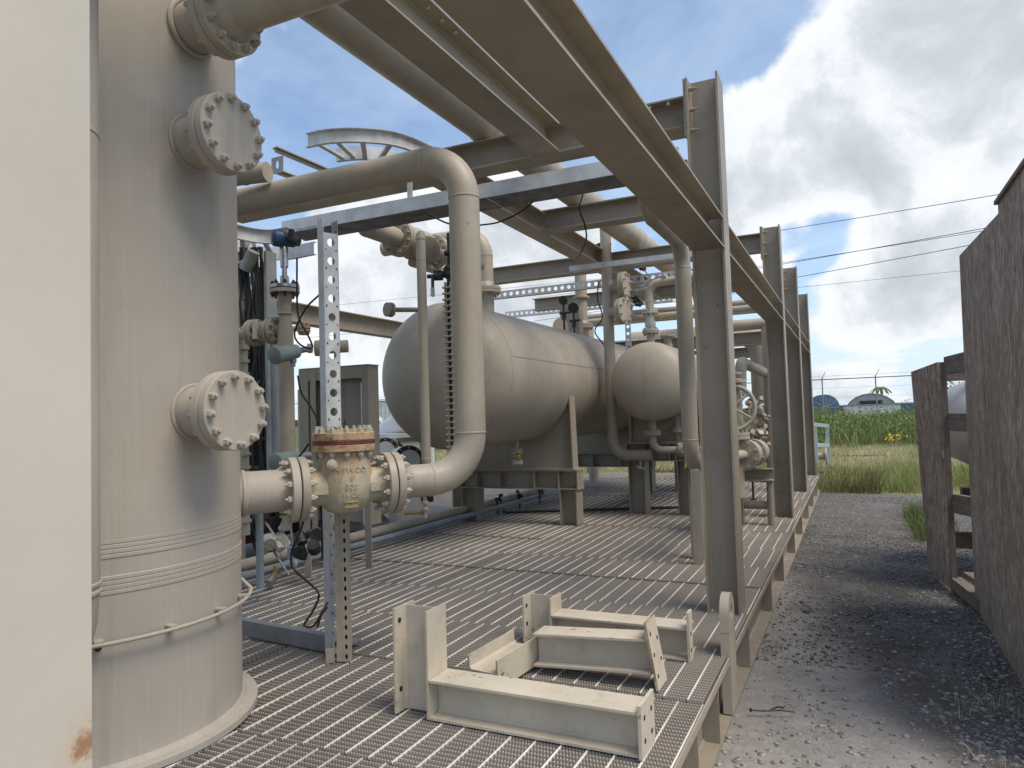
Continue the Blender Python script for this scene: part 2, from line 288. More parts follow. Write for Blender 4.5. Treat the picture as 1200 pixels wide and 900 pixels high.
# ---------------------------------------------------------------- mesh building
class B:
    def __init__(s): s.v = []; s.f = []
    def add(s, vs, fs):
        o = len(s.v); s.v.extend(tuple(p) for p in vs); s.f.extend(tuple(i + o for i in f) for f in fs); return s
    def box(s, lo, hi):
        x0, y0, z0 = lo; x1, y1, z1 = hi
        return s.add([(x0, y0, z0), (x1, y0, z0), (x1, y1, z0), (x0, y1, z0), (x0, y0, z1), (x1, y0, z1), (x1, y1, z1), (x0, y1, z1)],
                     [(0, 3, 2, 1), (4, 5, 6, 7), (0, 1, 5, 4), (1, 2, 6, 5), (2, 3, 7, 6), (3, 0, 4, 7)])
    def obox(s, c, u, v, n, a, b, h):
        """box centred at c with half sizes a, b, h along unit axes u, v, n"""
        c, u, v, n = V(c), V(u).normalized(), V(v).normalized(), V(n).normalized()
        ps = [c + u * (a * i) + v * (b * j) + n * (h * k) for k in (-1, 1) for i, j in ((-1, -1), (1, -1), (1, 1), (-1, 1))]
        return s.add(ps, [(0, 3, 2, 1), (4, 5, 6, 7), (0, 1, 5, 4), (1, 2, 6, 5), (2, 3, 7, 6), (3, 0, 4, 7)])
    def bar(s, p0, p1, wd, ht, upv=(0, 0, 1)):
        p0, p1 = V(p0), V(p1); a = (p1 - p0); L = a.length; a.normalize(); upv = V(upv)
        sd_ = a.cross(upv)
        if sd_.length < 1e-4: sd_ = a.cross(V((1, 0, 0)))
        sd_.normalize(); u2 = sd_.cross(a)
        return s.obox((p0 + p1) / 2, a, sd_, u2, L / 2, wd / 2, ht / 2)
    def rev(s, prof, p, ax, n=24):
        """surface of revolution; prof = [(radius, distance along ax)]"""
        p, ax = V(p), V(ax).normalized(); x = ax.orthogonal().normalized(); y = ax.cross(x); vs = []; fs = []
        for r, t in prof:
            for i in range(n):
                a = 2 * PI * i / n; vs.append(p + ax * t + x * (r * math.cos(a)) + y * (r * math.sin(a)))
        m = len(prof)
        for j in range(m - 1):
            for i in range(n):
                k = (i + 1) % n; fs.append((j * n + i, j * n + k, (j + 1) * n + k, (j + 1) * n + i))
        if prof[0][0] > 1e-5: fs.append(tuple(reversed(range(n))))
        if prof[-1][0] > 1e-5: fs.append(tuple((m - 1) * n + i for i in range(n)))
        return s.add(vs, fs)
    def cyl(s, p0, p1, r, n=20, r1=None):
        p0, p1 = V(p0), V(p1); d = p1 - p0
        return s.rev([(r, 0), (r if r1 is None else r1, d.length)], p0, d, n)
    def sweep(s, pts, r, n=20, cap=True):
        pts = [V(p) for p in pts]; vs = []; fs = []; m = len(pts)
        t0 = (pts[1] - pts[0]).normalized(); x = t0.orthogonal().normalized()
        for j, p in enumerate(pts):
            if j == 0: t = t0
            elif j == m - 1: t = (pts[j] - pts[j - 1]).normalized()
            else: t = ((pts[j + 1] - p).normalized() + (p - pts[j - 1]).normalized()).normalized()
            x = (x - t * x.dot(t)).normalized(); y = t.cross(x)
            for i in range(n):
                a = 2 * PI * i / n; vs.append(p + x * (r * math.cos(a)) + y * (r * math.sin(a)))
        for j in range(m - 1):
            for i in range(n):
                k = (i + 1) % n; fs.append((j * n + i, j * n + k, (j + 1) * n + k, (j + 1) * n + i))
        if cap: fs.append(tuple(reversed(range(n)))); fs.append(tuple((m - 1) * n + i for i in range(n)))
        return s.add(vs, fs)
    def pipe(s, pts, r, bend=None, n=24, welds=True):
        """straight runs joined by long radius elbows, a raised weld bead at each tangent point"""
        bend = bend or r * 2.9; P = [V(p) for p in pts]; out = [P[0]]
        for i in range(1, len(P) - 1):
            a = (P[i - 1] - P[i]).normalized(); b = (P[i + 1] - P[i]).normalized()
            ang = a.angle(b)
            if ang > 3.1: out.append(P[i]); continue
            tl = bend / math.tan(ang / 2); bis = (a + b).normalized(); c = P[i] + bis * (bend / math.sin(ang / 2))
            s0 = P[i] + a * tl; e0 = P[i] + b * tl; sweepa = PI - ang; v0 = s0 - c; axis = v0.cross(e0 - c).normalized(); k = 10
            for j in range(k + 1): out.append(c + Matrix.Rotation(sweepa * j / k, 3, axis) @ v0)
            if welds:
                for q, d in ((s0, a), (e0, b)):
                    s.rev([(r * 0.985, -0.007), (r * 1.022 + 0.001, -0.003), (r * 1.022 + 0.001, 0.003), (r * 0.985, 0.007)], q, d, n)
        out.append(P[-1]); s.sweep(out, r, n); return s
    def ring(s, p, ax, r, hw=0.004, h=0.002, n=28):
        return s.rev([(r * 0.98, -hw * 1.6), (r + h, -hw * 0.6), (r + h, hw * 0.6), (r * 0.98, hw * 1.6)], p, ax, n)
    def disc(s, p, ax, R, t, n=36, ch=0.002):
        """flange ring centred at p, thickness t, slightly chamfered"""
        return s.rev([(R - ch, -t / 2), (R, -t / 2 + ch), (R, t / 2 - ch), (R - ch, t / 2)], p, ax, n)
    def bolts(s, p, ax, rb, nb, sz, t, a0=None, both=True, n=6):
        p, ax = V(p), V(ax).normalized(); x = ax.orthogonal().normalized()
        if abs(ax.z) < 0.9: x = V((0, 0, 1))
        y = ax.cross(x); a0 = PI / nb if a0 is None else a0
        for i in range(nb):
            a = a0 + 2 * PI * i / nb; q = p + x * (rb * math.cos(a)) + y * (rb * math.sin(a))
            for sg in ((1, -1) if both else (1,)):
                s.rev([(sz, t / 2), (sz, t / 2 + sz * 1.1)], q, ax * sg, n)
                s.rev([(sz * 0.5, t / 2), (sz * 0.5, t / 2 + sz * 2.0)], q, ax * sg, n)
        return s
    def ib(s, p0, p1, h, bf, tf=0.012, tw=0.008, upv=(0, 0, 1)):
        """rolled I section from p0 to p1 (centre line); upv is the direction of the web height"""
        p0, p1, upv = V(p0), V(p1), V(upv).normalized(); a = (p1 - p0); L = a.length; a.normalize()
        sd_ = a.cross(upv).normalized(); c = (p0 + p1) / 2; fi = tw / 2 + 0.010
        hh = h / 2; b = bf / 2
        prof = [(-b, -hh), (b, -hh), (b, -hh + tf), (fi, -hh + tf), (tw / 2, -hh + tf + 0.010), (tw / 2, hh - tf - 0.010), (fi, hh - tf), (b, hh - tf), (b, hh), (-b, hh), (-b, hh - tf), (-fi, hh - tf), (-tw / 2, hh - tf - 0.010), (-tw / 2, -hh + tf + 0.010), (-fi, -hh + tf), (-b, -hh + tf)]
        n = len(prof); vs = [q + sd_ * x + upv * y for q in (p0, p1) for x, y in prof]
        fs = [(i, (i + 1) % n, n + (i + 1) % n, n + i) for i in range(n)]
        for o, flip in ((0, 1), (n, 0)):
            for q in ((0, 1, 2, 15), (8, 9, 10, 7), (15, 2, 3, 14), (14, 3, 4, 13), (13, 4, 5, 12), (12, 5, 6, 11), (11, 6, 7, 10)):
                q = tuple(o + i for i in q); fs.append(q if not flip else tuple(reversed(q)))
        return s.add(vs, fs)
    def ch(s, p0, p1, h, bf, t=0.004, upv=(0, 0, 1), side=1):
        """thin C channel: web along upv, flanges toward side"""
        p0, p1, upv = V(p0), V(p1), V(upv).normalized(); a = (p1 - p0).normalized(); sd_ = a.cross(upv).normalized() * side; L = (p1 - p0).length / 2; c = (p0 + p1) / 2
        s.obox(c, a, sd_, upv, L, t / 2, h / 2 - t)
        for k in (-1, 1): s.obox(c + upv * (k * (h / 2 - t / 2)) + sd_ * (bf / 2 - t / 2), a, sd_, upv, L, bf / 2, t / 2)
        return s
    def plate(s, poly, p, u, v, t):
        """extruded polygon; poly in (u, v) metres, centred thickness t"""
        p, u, v = V(p), V(u).normalized(), V(v).normalized(); n = u.cross(v); m = len(poly)
        vs = [p + u * x + v * y + n * (k * t / 2) for k in (-1, 1) for x, y in poly]
        fs = [tuple(reversed(range(m))), tuple(range(m, 2 * m))] + [(i, (i + 1) % m, m + (i + 1) % m, m + i) for i in range(m)]
        return s.add(vs, fs)
    def holed(s, p, u, v, cells, pitch, wd, rx, ry, t=0.003, n=12):
        """strip of cells along u, width wd along v, each with an elliptical hole (radii rx along u, ry along v)"""
        p, u, v = V(p), V(u).normalized(), V(v).normalized(); nn = u.cross(v)
        for c in range(cells):
            o = p + u * (pitch * (c + 0.5)); vs = []; fs = []
            outer = []
            for i in range(n):
                a = 2 * PI * i / n + PI / n; ca, sa = math.cos(a), math.sin(a)
                k = min(pitch / 2 / max(abs(ca), 1e-6), wd / 2 / max(abs(sa), 1e-6)); outer.append((ca * k, sa * k))
            inner = [(rx * math.cos(2 * PI * i / n + PI / n), ry * math.sin(2 * PI * i / n + PI / n)) for i in range(n)]
            # push outer points nearest the corners into them
            for cx, cy in ((1, 1), (-1, 1), (-1, -1), (1, -1)):
                tx, ty = cx * pitch / 2, cy * wd / 2
                j = min(range(n), key=lambda q: (outer[q][0] - tx) ** 2 + (outer[q][1] - ty) ** 2); outer[j] = (tx, ty)
            for sg in (-1, 1):
                for x, y in outer: vs.append(o + u * x + v * y + nn * (sg * t / 2))
                for x, y in inner: vs.append(o + u * x + v * y + nn * (sg * t / 2))
            for i in range(n):
                k = (i + 1) % n
                fs.append((k, i, n + i, n + k)); fs.append((2 * n + i, 2 * n + k, 3 * n + k, 3 * n + i)); fs.append((n + k, n + i, 3 * n + i, 3 * n + k))
                if abs(abs((outer[i][1] + outer[k][1]) / 2) - wd / 2) < 1e-4: fs.append((i, k, 2 * n + k, 2 * n + i))
            s.add(vs, fs)
        return s
    def mesh(s, name, origin=(0, 0, 0), angle=0.6):
        me = bpy.data.meshes.new(name); o = V(origin)
        me.from_pydata([(p[0] - o.x, p[1] - o.y, p[2] - o.z) for p in s.v], [], s.f)
        me.update()
        if angle: me.shade_smooth(); me.set_sharp_from_angle(angle=angle)
        return me

def link(name, me, m, parent=None, loc=(0, 0, 0)):
    o = bpy.data.objects.new(name, me); COL.objects.link(o)
    if me is not None and m is not None and not me.materials: me.materials.append(m)
    o.location = loc
    if parent is not None: o.parent = parent
    return o
def root_loc(o):
    l = V(o.location)
    while o.parent: o = o.parent; l += o.location
    return l
def split_pieces(b):
    """separate a builder into its large loose pieces; bolts join the nearest one"""
    up_ = list(range(len(b.v)))
    def fd(i):
        while up_[i] != i: up_[i] = up_[up_[i]]; i = up_[i]
        return i
    for f in b.f:
        r0 = fd(f[0])
        for i in f[1:]: up_[fd(i)] = r0
    comp = {}
    for f in b.f: comp.setdefault(fd(f[0]), []).append(f)
    info = []
    for fs in comp.values():
        vs = {i for f in fs for i in f}; ps = [b.v[i] for i in vs]; lo = V([min(p[k] for p in ps) for k in range(3)]); hi = V([max(p[k] for p in ps) for k in range(3)]); info.append((fs, (lo + hi) / 2, (hi - lo).length))
    big = [q for q in info if q[2] > 0.085]
    if len(big) < 2: return [b]
    groups = [list(q[0]) for q in big]
    for q in info:
        if q[2] > 0.085: continue
        j = min(range(len(big)), key=lambda k: (big[k][1] - q[1]).length); groups[j].extend(q[0])
    out = []
    for fs in groups:
        idx = {}; nb = B()
        for f in fs:
            for i in f:
                if i not in idx: idx[i] = len(nb.v); nb.v.append(b.v[i])
        nb.f = [tuple(idx[i] for i in f) for f in fs]; out.append(nb)
    return out
def part(name, b, m, parent, label=None, kind=None, angle=0.6):
    if name in ('flange', 'valve_flange', 'side_flange', 'end_hub', 'tubing', 'drain_tubes', 'frame_member', 'blind_flange', 'nozzle_flange', 'bonnet'):
        ps = split_pieces(b)
        if len(ps) > 1: return [part(name, q, m, parent, label, kind or '', angle) for q in ps][0] if False else [_part(name, q, m, parent, label, kind, angle) for q in ps][0]
    return _part(name, b, m, parent, label, kind, angle)
def _part(name, b, m, parent, label=None, kind=None, angle=0.6):
    o = link(name, b.mesh(name, root_loc(parent), angle), m, parent)
    if label: o['label'] = label
    if kind: o['kind'] = kind
    return o
def tag(o, label, cat, group=None):
    o['label'] = label; o['category'] = cat
    if group: o['group'] = group
    return o
def thing(name, loc, label, cat, group=None):
    return tag(link(name, None, None, None, loc), label, cat, group)
def single(name, b, m, loc, label, cat, group=None, angle=0.6):
    return tag(link(name, b.mesh(name, loc, angle), m, None, loc), label, cat, group)
def struct(name, b, m, kind='structure', angle=0.0):
    o = link(name, b.mesh(name, (0, 0, 0), angle), m); o['kind'] = kind; return o
def copy_tree(o, loc=None, label=None, parent=None, group=None):
    c = o.copy(); COL.objects.link(c)
    if parent is not None: c.parent = parent
    if loc is not None: c.location = loc
    if label: c['label'] = label
    if group: c['group'] = group
    for k in list(o.children): copy_tree(k, parent=c)
    return c
def put(name, me, m, parent, p, ax, spin=0.0, cand=None):
    """place a shared mesh (modelled along +Z) at world point p with its Z along ax, as a part of parent"""
    o = link(name, me, m, parent); ax = V(ax).normalized()
    q = ax.to_track_quat('Z', 'Y').to_matrix().to_4x4() @ Matrix.Rotation(spin, 4, 'Z')
    o.matrix_local = Matrix.Translation(V(p) - root_loc(parent)) @ q
    return o
def lumpy(b, p, s, n=6):
    for i in range(n):
        q = V(p) + V((random.uniform(-s, s), random.uniform(-s, s), random.uniform(-s, s))); d = V((random.uniform(-1, 1), random.uniform(-1, 1), random.uniform(-1, 1)))
        b.cyl(q - d * s * 0.4, q + d * s * 0.4, s * random.uniform(0.25, 0.5), 8)

GZ, DZ = -1.5, -1.2     # gravel level, deck level
X_, Y_, Z_ = V((1, 0, 0)), V((0, 1, 0)), V((0, 0, 1))
# ---------------------------------------------------------------- ground and field
import numpy as np
RNG = np.random.default_rng(11)
b = B(); b.add([(-1500, -1500, GZ - 0.07), (1500, -1500, GZ - 0.07), (1500, 1500, GZ - 0.07), (-1500, 1500, GZ - 0.07)], [(0, 1, 2, 3)])
struct('ground', b, soil)
b = B(); nx, ny = 40, 60
for j in range(ny + 1):
    for i in range(nx + 1):
        x = -14 + 22 * i / nx; y = -8 + 22 * j / ny
        e = 0.35 * math.sin(x * 2.1) + 0.2 * math.sin(x * 5.3 + 1) if j == ny else 0
        z = GZ + 0.018 * math.sin(x * 1.7 + 0.6 * y) * math.sin(y * 1.1) + random.uniform(-0.004, 0.004)
        b.v.append((x, y + e, z if 0 < j < ny else GZ - 0.075))
for j in range(ny):
    for i in range(nx):
        a = j * (nx + 1) + i; b.f.append((a, a + 1, a + nx + 2, a + nx + 1))
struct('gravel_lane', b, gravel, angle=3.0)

def scatter_stones(name, m, n, xr, yr, s0, s1, zfun=None):
    ico = np.array([(0, 0, 1), (.894, 0, .447), (.276, .851, .447), (-.724, .526, .447), (-.724, -.526, .447), (.276, -.851, .447), (.724, .526, -.447), (-.276, .851, -.447), (-.894, 0, -.447), (-.276, -.851, -.447), (.724, -.526, -.447), (0, 0, -1)])
    fc = np.array([(0, 1, 2), (0, 2, 3), (0, 3, 4), (0, 4, 5), (0, 5, 1), (1, 6, 2), (2, 7, 3), (3, 8, 4), (4, 9, 5), (5, 10, 1), (6, 7, 2), (7, 8, 3), (8, 9, 4), (9, 10, 5), (10, 6, 1), (11, 7, 6), (11, 8, 7), (11, 9, 8), (11, 10, 9), (11, 6, 10)])
    x = RNG.uniform(*xr, n); y = yr[0] + (yr[1] - yr[0]) * RNG.random(n) ** 1.6; s = s0 + (s1 - s0) * RNG.random(n) ** 3.5
    v = ico[None] * (s[:, None, None] * RNG.uniform(0.6, 1.3, (n, 12, 1))) * np.array([1, 1, 0.6])
    a = RNG.uniform(0, 6.28, n); c, sn = np.cos(a)[:, None], np.sin(a)[:, None]
    vx = v[..., 0] * c * 1.3 - v[..., 1] * sn; vy = v[..., 0] * sn * 1.3 + v[..., 1] * c
    z = GZ + 0.018 * np.sin(x * 1.7 + 0.6 * y) * np.sin(y * 1.1)
    P = np.stack([vx + x[:, None], vy + y[:, None], v[..., 2] + (z + s * 0.2)[:, None]], -1).reshape(-1, 3)
    F = (fc[None] + (np.arange(n) * 12)[:, None, None]).reshape(-1, 3)
    return tri_obj(name, P, F, m, 'stuff')
def tri_obj(name, P, F, m, kind):
    me = bpy.data.meshes.new(name); me.vertices.add(len(P)); me.vertices.foreach_set('co', P.astype(np.float32).ravel())
    k = F.shape[1]; me.loops.add(F.size); me.loops.foreach_set('vertex_index', F.astype(np.int32).ravel())
    me.polygons.add(len(F)); me.polygons.foreach_set('loop_start', (np.arange(len(F)) * k).astype(np.int32))
    me.update(calc_edges=True)
    o = link(name, me, m)
    if kind: o['kind'] = kind
    return o
o = scatter_stones('loose_gravel', stone_m, 14000, (-0.75, 1.3), (2.4, 14), 0.002, 0.016); o['label'] = 'pale loose gravel strewn over the lane beside the skid'
o = scatter_stones('dark_loose_gravel', stone_d, 5000, (-0.75, 1.3), (4.6, 14), 0.003, 0.014); o['label'] = 'dark loose gravel strewn over the lane and along the crate'
o = scatter_stones('coarse_gravel', stone_m, 2600, (0.35, 0.95), (3.6, 9.5), 0.003, 0.016); o['label'] = 'coarse pale gravel banked against the foot of the crate'

def blades(name, m, n, pts, h0, h1, wd, lean=0.5, label=None):
    """grass blades: each a bent narrow strip of three triangles"""
    x, y, z0 = pts(n); n = len(x)
    h = RNG.uniform(h0, h1, n) * RNG.uniform(0.6, 1.0, n); a = RNG.uniform(0, 6.28, n); ln = RNG.uniform(0.1, lean, n) * h; wv = wd * RNG.uniform(0.6, 1.3, n)
    dx, dy = np.cos(a), np.sin(a); f = RNG.uniform(0, 6.28, n); px, py = np.cos(f) * wv / 2, np.sin(f) * wv / 2
    z = z0
    P = np.stack([np.stack([x - px, y - py, z], -1), np.stack([x + px, y + py, z], -1),
                  np.stack([x + dx * ln * 0.35 - px * 0.8, y + dy * ln * 0.35 - py * 0.8, z + h * 0.6], -1), np.stack([x + dx * ln * 0.35 + px * 0.8, y + dy * ln * 0.35 + py * 0.8, z + h * 0.6], -1),
                  np.stack([x + dx * ln, y + dy * ln, z + h], -1)], 1).reshape(-1, 3)
    F = (np.array([(0, 1, 3), (0, 3, 2), (2, 3, 4)])[None] + (np.arange(n) * 5)[:, None, None]).reshape(-1, 3)
    o = tri_obj(name, P, F, m, 'stuff'); o['label'] = label
    return o
def field(y0, y1, x0=None, x1=None, clump=0.0, hfun=None):
    def f(n):
        y = y0 + (y1 - y0) * RNG.random(n)
        if x0 is None: x = RNG.uniform(-0.62, 0.28, n) * (y + 6)
        else: x = RNG.uniform(x0, x1, n)
        if clump:
            k = np.sin(x * 1.9 + y) * np.sin(x * 0.7 - y * 1.3) + 0.6 * np.sin(x * 4.1) * np.sin(y * 3.7) + RNG.normal(0, 0.35, n); keep = k > clump - 0.6
            x, y = x[keep], y[keep]
        z = np.full(len(x), GZ - 0.01)
        if hfun is not None: z = z + hfun(x, y)
        return x, y, z
    return f
mound = lambda x, y: 0.55 * np.clip((y - 26) / 14, 0, 1) * (0.75 + 0.25 * np.sin(x * 0.5 + y * 0.2))
b = B(); nx, ny = 60, 24
for j in range(ny + 1):
    for i in range(nx + 1):
        x = -60 + 100 * i / nx; y = 25 + 45 * j / ny
        b.v.append((x, y, GZ - 0.03 + float(mound(np.array(x), np.array(y)))))
for j in range(ny):
    for i in range(nx):
        a = j * (nx + 1) + i; b.f.append((a, a + 1, a + nx + 2, a + nx + 1))
struct('weedy_bank', b, soil, angle=3.0)
blades('green_grass', gr_fresh, 26000, field(13.9, 18.5, -3.0, 3.4, 0.35), 0.08, 0.42, 0.012, 0.8, 'yellow green grass along the end of the gravel lane')
blades('brown_weed_fringe', gr_brown, 7000, field(13.6, 16.2, -4.5, 0.35, 0.5), 0.10, 0.45, 0.014, 0.9, 'brownish weeds at the end corner of the skid')
blades('straw_field', gr_dry, 42000, field(18.0, 30, None, None, 0.15), 0.05, 0.26, 0.016, 0.9, 'straw coloured mown grass beyond the lane')
blades('lower_green_grass', gr_fresh, 16000, field(18.0, 30, None, None, 0.8), 0.08, 0.3, 0.016, 0.8, 'green tufts among the straw coloured grass')
blades('tall_weeds', gr_weed, 60000, field(28, 62, None, None, 0.45, mound), 0.2, 0.85, 0.04, 0.7, 'tall dark green weeds covering the bank')
blades('pale_weeds', gr_fresh, 26000, field(28, 62, None, None, 0.6, mound), 0.25, 1.05, 0.03, 0.7, 'pale green weeds mixed into the bank')
def shrubs(name, m, nc, per, hs, label, seed):
    r = np.random.default_rng(seed); y = 29 + 30 * r.random(nc) ** 1.3; x = r.uniform(-0.62, 0.28, nc) * (y + 6); h = r.uniform(*hs, nc) * (0.6 + 0.8 * r.random(nc)); rad = h * r.uniform(0.5, 1.0, nc)
    z = GZ + mound(x, y); d = r.normal(0, 1, (nc, per, 3)); d /= np.linalg.norm(d, axis=2, keepdims=True); d *= r.uniform(0.45, 1.0, (nc, per, 1)); d[..., 2] = np.abs(d[..., 2])
    c = np.stack([x[:, None] + d[..., 0] * rad[:, None], y[:, None] + d[..., 1] * rad[:, None], z[:, None] + d[..., 2] * h[:, None]], -1).reshape(-1, 3); n = len(c)
    a = r.normal(0, 1, (n, 3)); a /= np.linalg.norm(a, axis=1, keepdims=True); b_ = np.cross(a, r.normal(0, 1, (n, 3))); b_ /= np.linalg.norm(b_, axis=1, keepdims=True); s = r.uniform(0.035, 0.10, (n, 1))
    P = np.stack([c - a * s, c + b_ * s * 0.45, c + a * s, c - b_ * s * 0.45], 1).reshape(-1, 3)
    o = tri_obj(name, P, np.arange(4 * n).reshape(-1, 4), m, 'stuff'); o['label'] = label
shrubs('leafy_weeds', leaf_a, 520, 130, (0.35, 1.15), 'dark leafy weeds and shrubs covering the bank', 3)
shrubs('pale_leafy_weeds', leaf_b, 300, 110, (0.3, 1.2), 'paler leafy shrubs scattered on the bank', 4)
blades('crate_weeds', gr_weed, 900, field(9.0, 11.2, 0.55, 1.0), 0.08, 0.4, 0.012, 0.9, 'dark green weeds growing at the far foot of the crate')
def tufts(n):
    x = RNG.uniform(0.25, 1.1, n); y = RNG.uniform(2.6, 4.3, n); k = np.sin(x * 9) * np.sin(y * 7) + RNG.normal(0, 0.3, n) + (x - 0.5) * 1.2 > 0.25
    return x[k], y[k], np.full(k.sum(), GZ)
blades('dry_lane_grass', gr_dry, 900, tufts, 0.03, 0.12, 0.004, 1.6, 'dry grass wisps lying on the gravel near the crate')
bl = B()
for i in range(26):
    p = V((1.186, 27.702, -1.2)) + V((random.gauss(0, 0.16), random.gauss(0, 0.3), random.uniform(0.0, 0.22))); bl.rev([(0.0, -0.04), (0.035, 0), (0.0, 0.03)], p, V((random.random(), random.random(), 1)), 5)
struct('yellow_wildflowers', bl, petal, 'stuff')['label'] = 'clump of yellow wildflowers in front of the weedy bank'

# ---------------------------------------------------------------- far yard behind the field
# chain fence with posts and a top wire
f = thing('yard_fence', (-8, 58, GZ), 'thin wire fence on steel posts behind the weeds', 'fence')
FY = 58.0
for i, x in enumerate([-62, -54, -46, -38, -30, -22, -14, -6.2, -2.0, 1.55, 5.2, 9, 13, 17, 24]):
    part('fence_post', B().cyl((x, FY, GZ), (x, FY, GZ + (4.0 if i % 3 == 1 else 3.7)), 0.045, 8).cyl((x, FY, GZ + 3.6), (x + 0.25, FY - 0.2, GZ + 4.1), 0.02, 6), galv_dull, f)
for z, r in ((3.55, 0.03), (2.9, 0.005), (2.2, 0.005), (3.8, 0.006)):
    part('fence_wire', B().bar((-62, FY, GZ + z), (24, FY, GZ + z), r * 2, r * 2), darkmetal, f)

def reel(name, p, r, wd, m, label, ax=(0.25, -1, 0)):
    p = V(p); ax = V(ax).normalized(); t = thing(name, (p.x, p.y, p.z - r), label, 'cable reel')
    part('drum', B().cyl(p - ax * wd / 2, p + ax * wd / 2, r * 0.55, 24), darkmetal, t)
    for k in (-1, 1):
        q = p + ax * (k * wd / 2); bb = B().rev([(r * 0.9, -0.03), (r, -0.03), (r, 0.03), (r * 0.9, 0.03)], q, ax, 32)
        part('rim', bb, m, t)
        part('flange', B().cyl(q - ax * 0.015, q + ax * 0.015, r * 0.9, 32), m, t)
        for j in range(6):
            a = PI * j / 6; u = V((math.cos(a) * -ax.y, math.cos(a) * ax.x, math.sin(a))); part('spoke', B().bar(q - u * r * 0.9 + ax * k * 0.04, q + u * r * 0.9 + ax * k * 0.04, 0.07, 0.05, ax), galv_dull, t)
reel('cable_reel', (-2.133, 62, -0.052), 1.05, 1.4, blue_plastic, 'big blue spoked cable reel behind the fence next to the skid columns')
c = V((1.442, 70, 0.262))
t = thing('arched_shelter', (c.x, c.y, GZ), 'low grey arched shelter behind the fence', 'shelter')
bb = B(); n = 14
for k, y in ((0, c.y), (1, c.y + 9)):
    for i in range(n + 1):
        a = PI * i / n; bb.v.append((c.x + 2.1 * math.cos(a), y, c.z - 0.9 + 1.7 * math.sin(a)))
for i in range(n): bb.f.append((i, i + 1, n + 2 + i, n + 1 + i))
bb.f.append(tuple(range(n + 1)))
part('shell', bb, concrete_grey, t)
part('opening', B().box((c.x - 0.9, c.y - 0.06, c.z - 1.2), (c.x + 0.9, c.y - 0.02, c.z + 0.2)), darkmetal, t)
for i in range(5): part('arch_rib', B().sweep([(c.x + 2.12 * math.cos(PI * k / 10), c.y + i * 1.2 - 0.02, c.z - 0.9 + 1.72 * math.sin(PI * k / 10)) for k in range(11)], 0.03, 6), galv_dull, t)
for (px, wd, hh, m, nm, lb) in ((946, 3.2, 1.1, white, 'container', 'white low container behind the fence left of the reel'), (1000, 1.6, 0.6, maroon, 'drum_rack', 'low dark red rack behind the fence beside the reel')):
    pass
def cont(name, p, sx, sy, sz, m, label, cat):
    t = thing(name, (p[0], p[1], GZ), label, cat); z1 = p[2]
    part('body', B().box((p[0] - sx / 2, p[1], GZ), (p[0] + sx / 2, p[1] + sy, z1)), m, t)
    rb = B()
    for i in range(int(sx / 0.5)): rb.box((p[0] - sx / 2 + 0.25 + i * 0.5, p[1] - 0.05, GZ + 0.2), (p[0] - sx / 2 + 0.42 + i * 0.5, p[1] + 0.01, z1 - 0.12))
    o = part('corrugation', rb, m, t); o['kind'] = 'stuff'
    part('top_rail', B().box((p[0] - sx / 2 - 0.03, p[1] - 0.07, z1 - 0.1), (p[0] + sx / 2 + 0.03, p[1] - 0.055, z1 + 0.03)), galv_dull, t)
    return t
cont('storage_trough', (1.353, 66, 0.107), 4.2, 2.0, 1, white, 'long low white trough in front of the arched shelter', 'trough')
cont('steel_bin', (4.241, 72, 0.171), 4.6, 2.2, 1, blue_plastic, 'grey blue ribbed steel bin behind the fence near the crate', 'bin')
cont('site_office', (-43.44, 60, 1.999), 9, 3, 1, white, 'low pale building seen through the gap behind the vessel', 'building')
cont('shipping_container', (-4.091, 75, 0.152), 5, 2.4, 1, concrete_grey, 'grey ribbed container far behind the fence', 'container')
cont('brown_shed', (-48.212, 90, 1.887), 30, 6, 1, darkmetal, 'long low dark shed far beyond the skid', 'shed')

def palm(p, h, label):
    t = thing('palm_tree', p, label, 'tree', 'palm trees on the horizon')
    part('trunk', B().sweep([(p[0], p[1], p[2]), (p[0] + 0.2, p[1], p[2] + h * 0.5), (p[0] + 0.1, p[1], p[2] + h)], 0.16, 8), lumber, t)
    for i in range(11):
        a = i * 2.4; L = random.uniform(1.2, 1.8); bb = B(); q = V((p[0] + 0.1, p[1], p[2] + h)); d = V((math.cos(a), math.sin(a), 0)); s = V((-d.y, d.x, 0)); pr = None
        for k in range(5):
            u = k / 4; c_ = q + d * (L * u) + Z_ * (0.5 * u - 1.5 * u * u) * L * 0.6; w_ = 0.28 * (1 - u * 0.8)
            cur = (c_ + s * w_ - Z_ * 0.1, c_, c_ - s * w_ - Z_ * 0.1)
            if pr: bb.add([pr[0], pr[1], cur[1], cur[0], pr[2], cur[2]], [(0, 1, 2, 3), (1, 4, 5, 2)])
            pr = cur
        part('frond', bb, gr_weed, t)
palm((-0.3 + 3.6, 105, GZ), 3.9, 'small palm just right of the fence post by the arched shelter')
palm((10.6, 110, GZ), 4.8, 'larger palm rising near the crate edge')
palm((9.0, 112, GZ), 4.4, 'palm left of the larger palm near the crate')
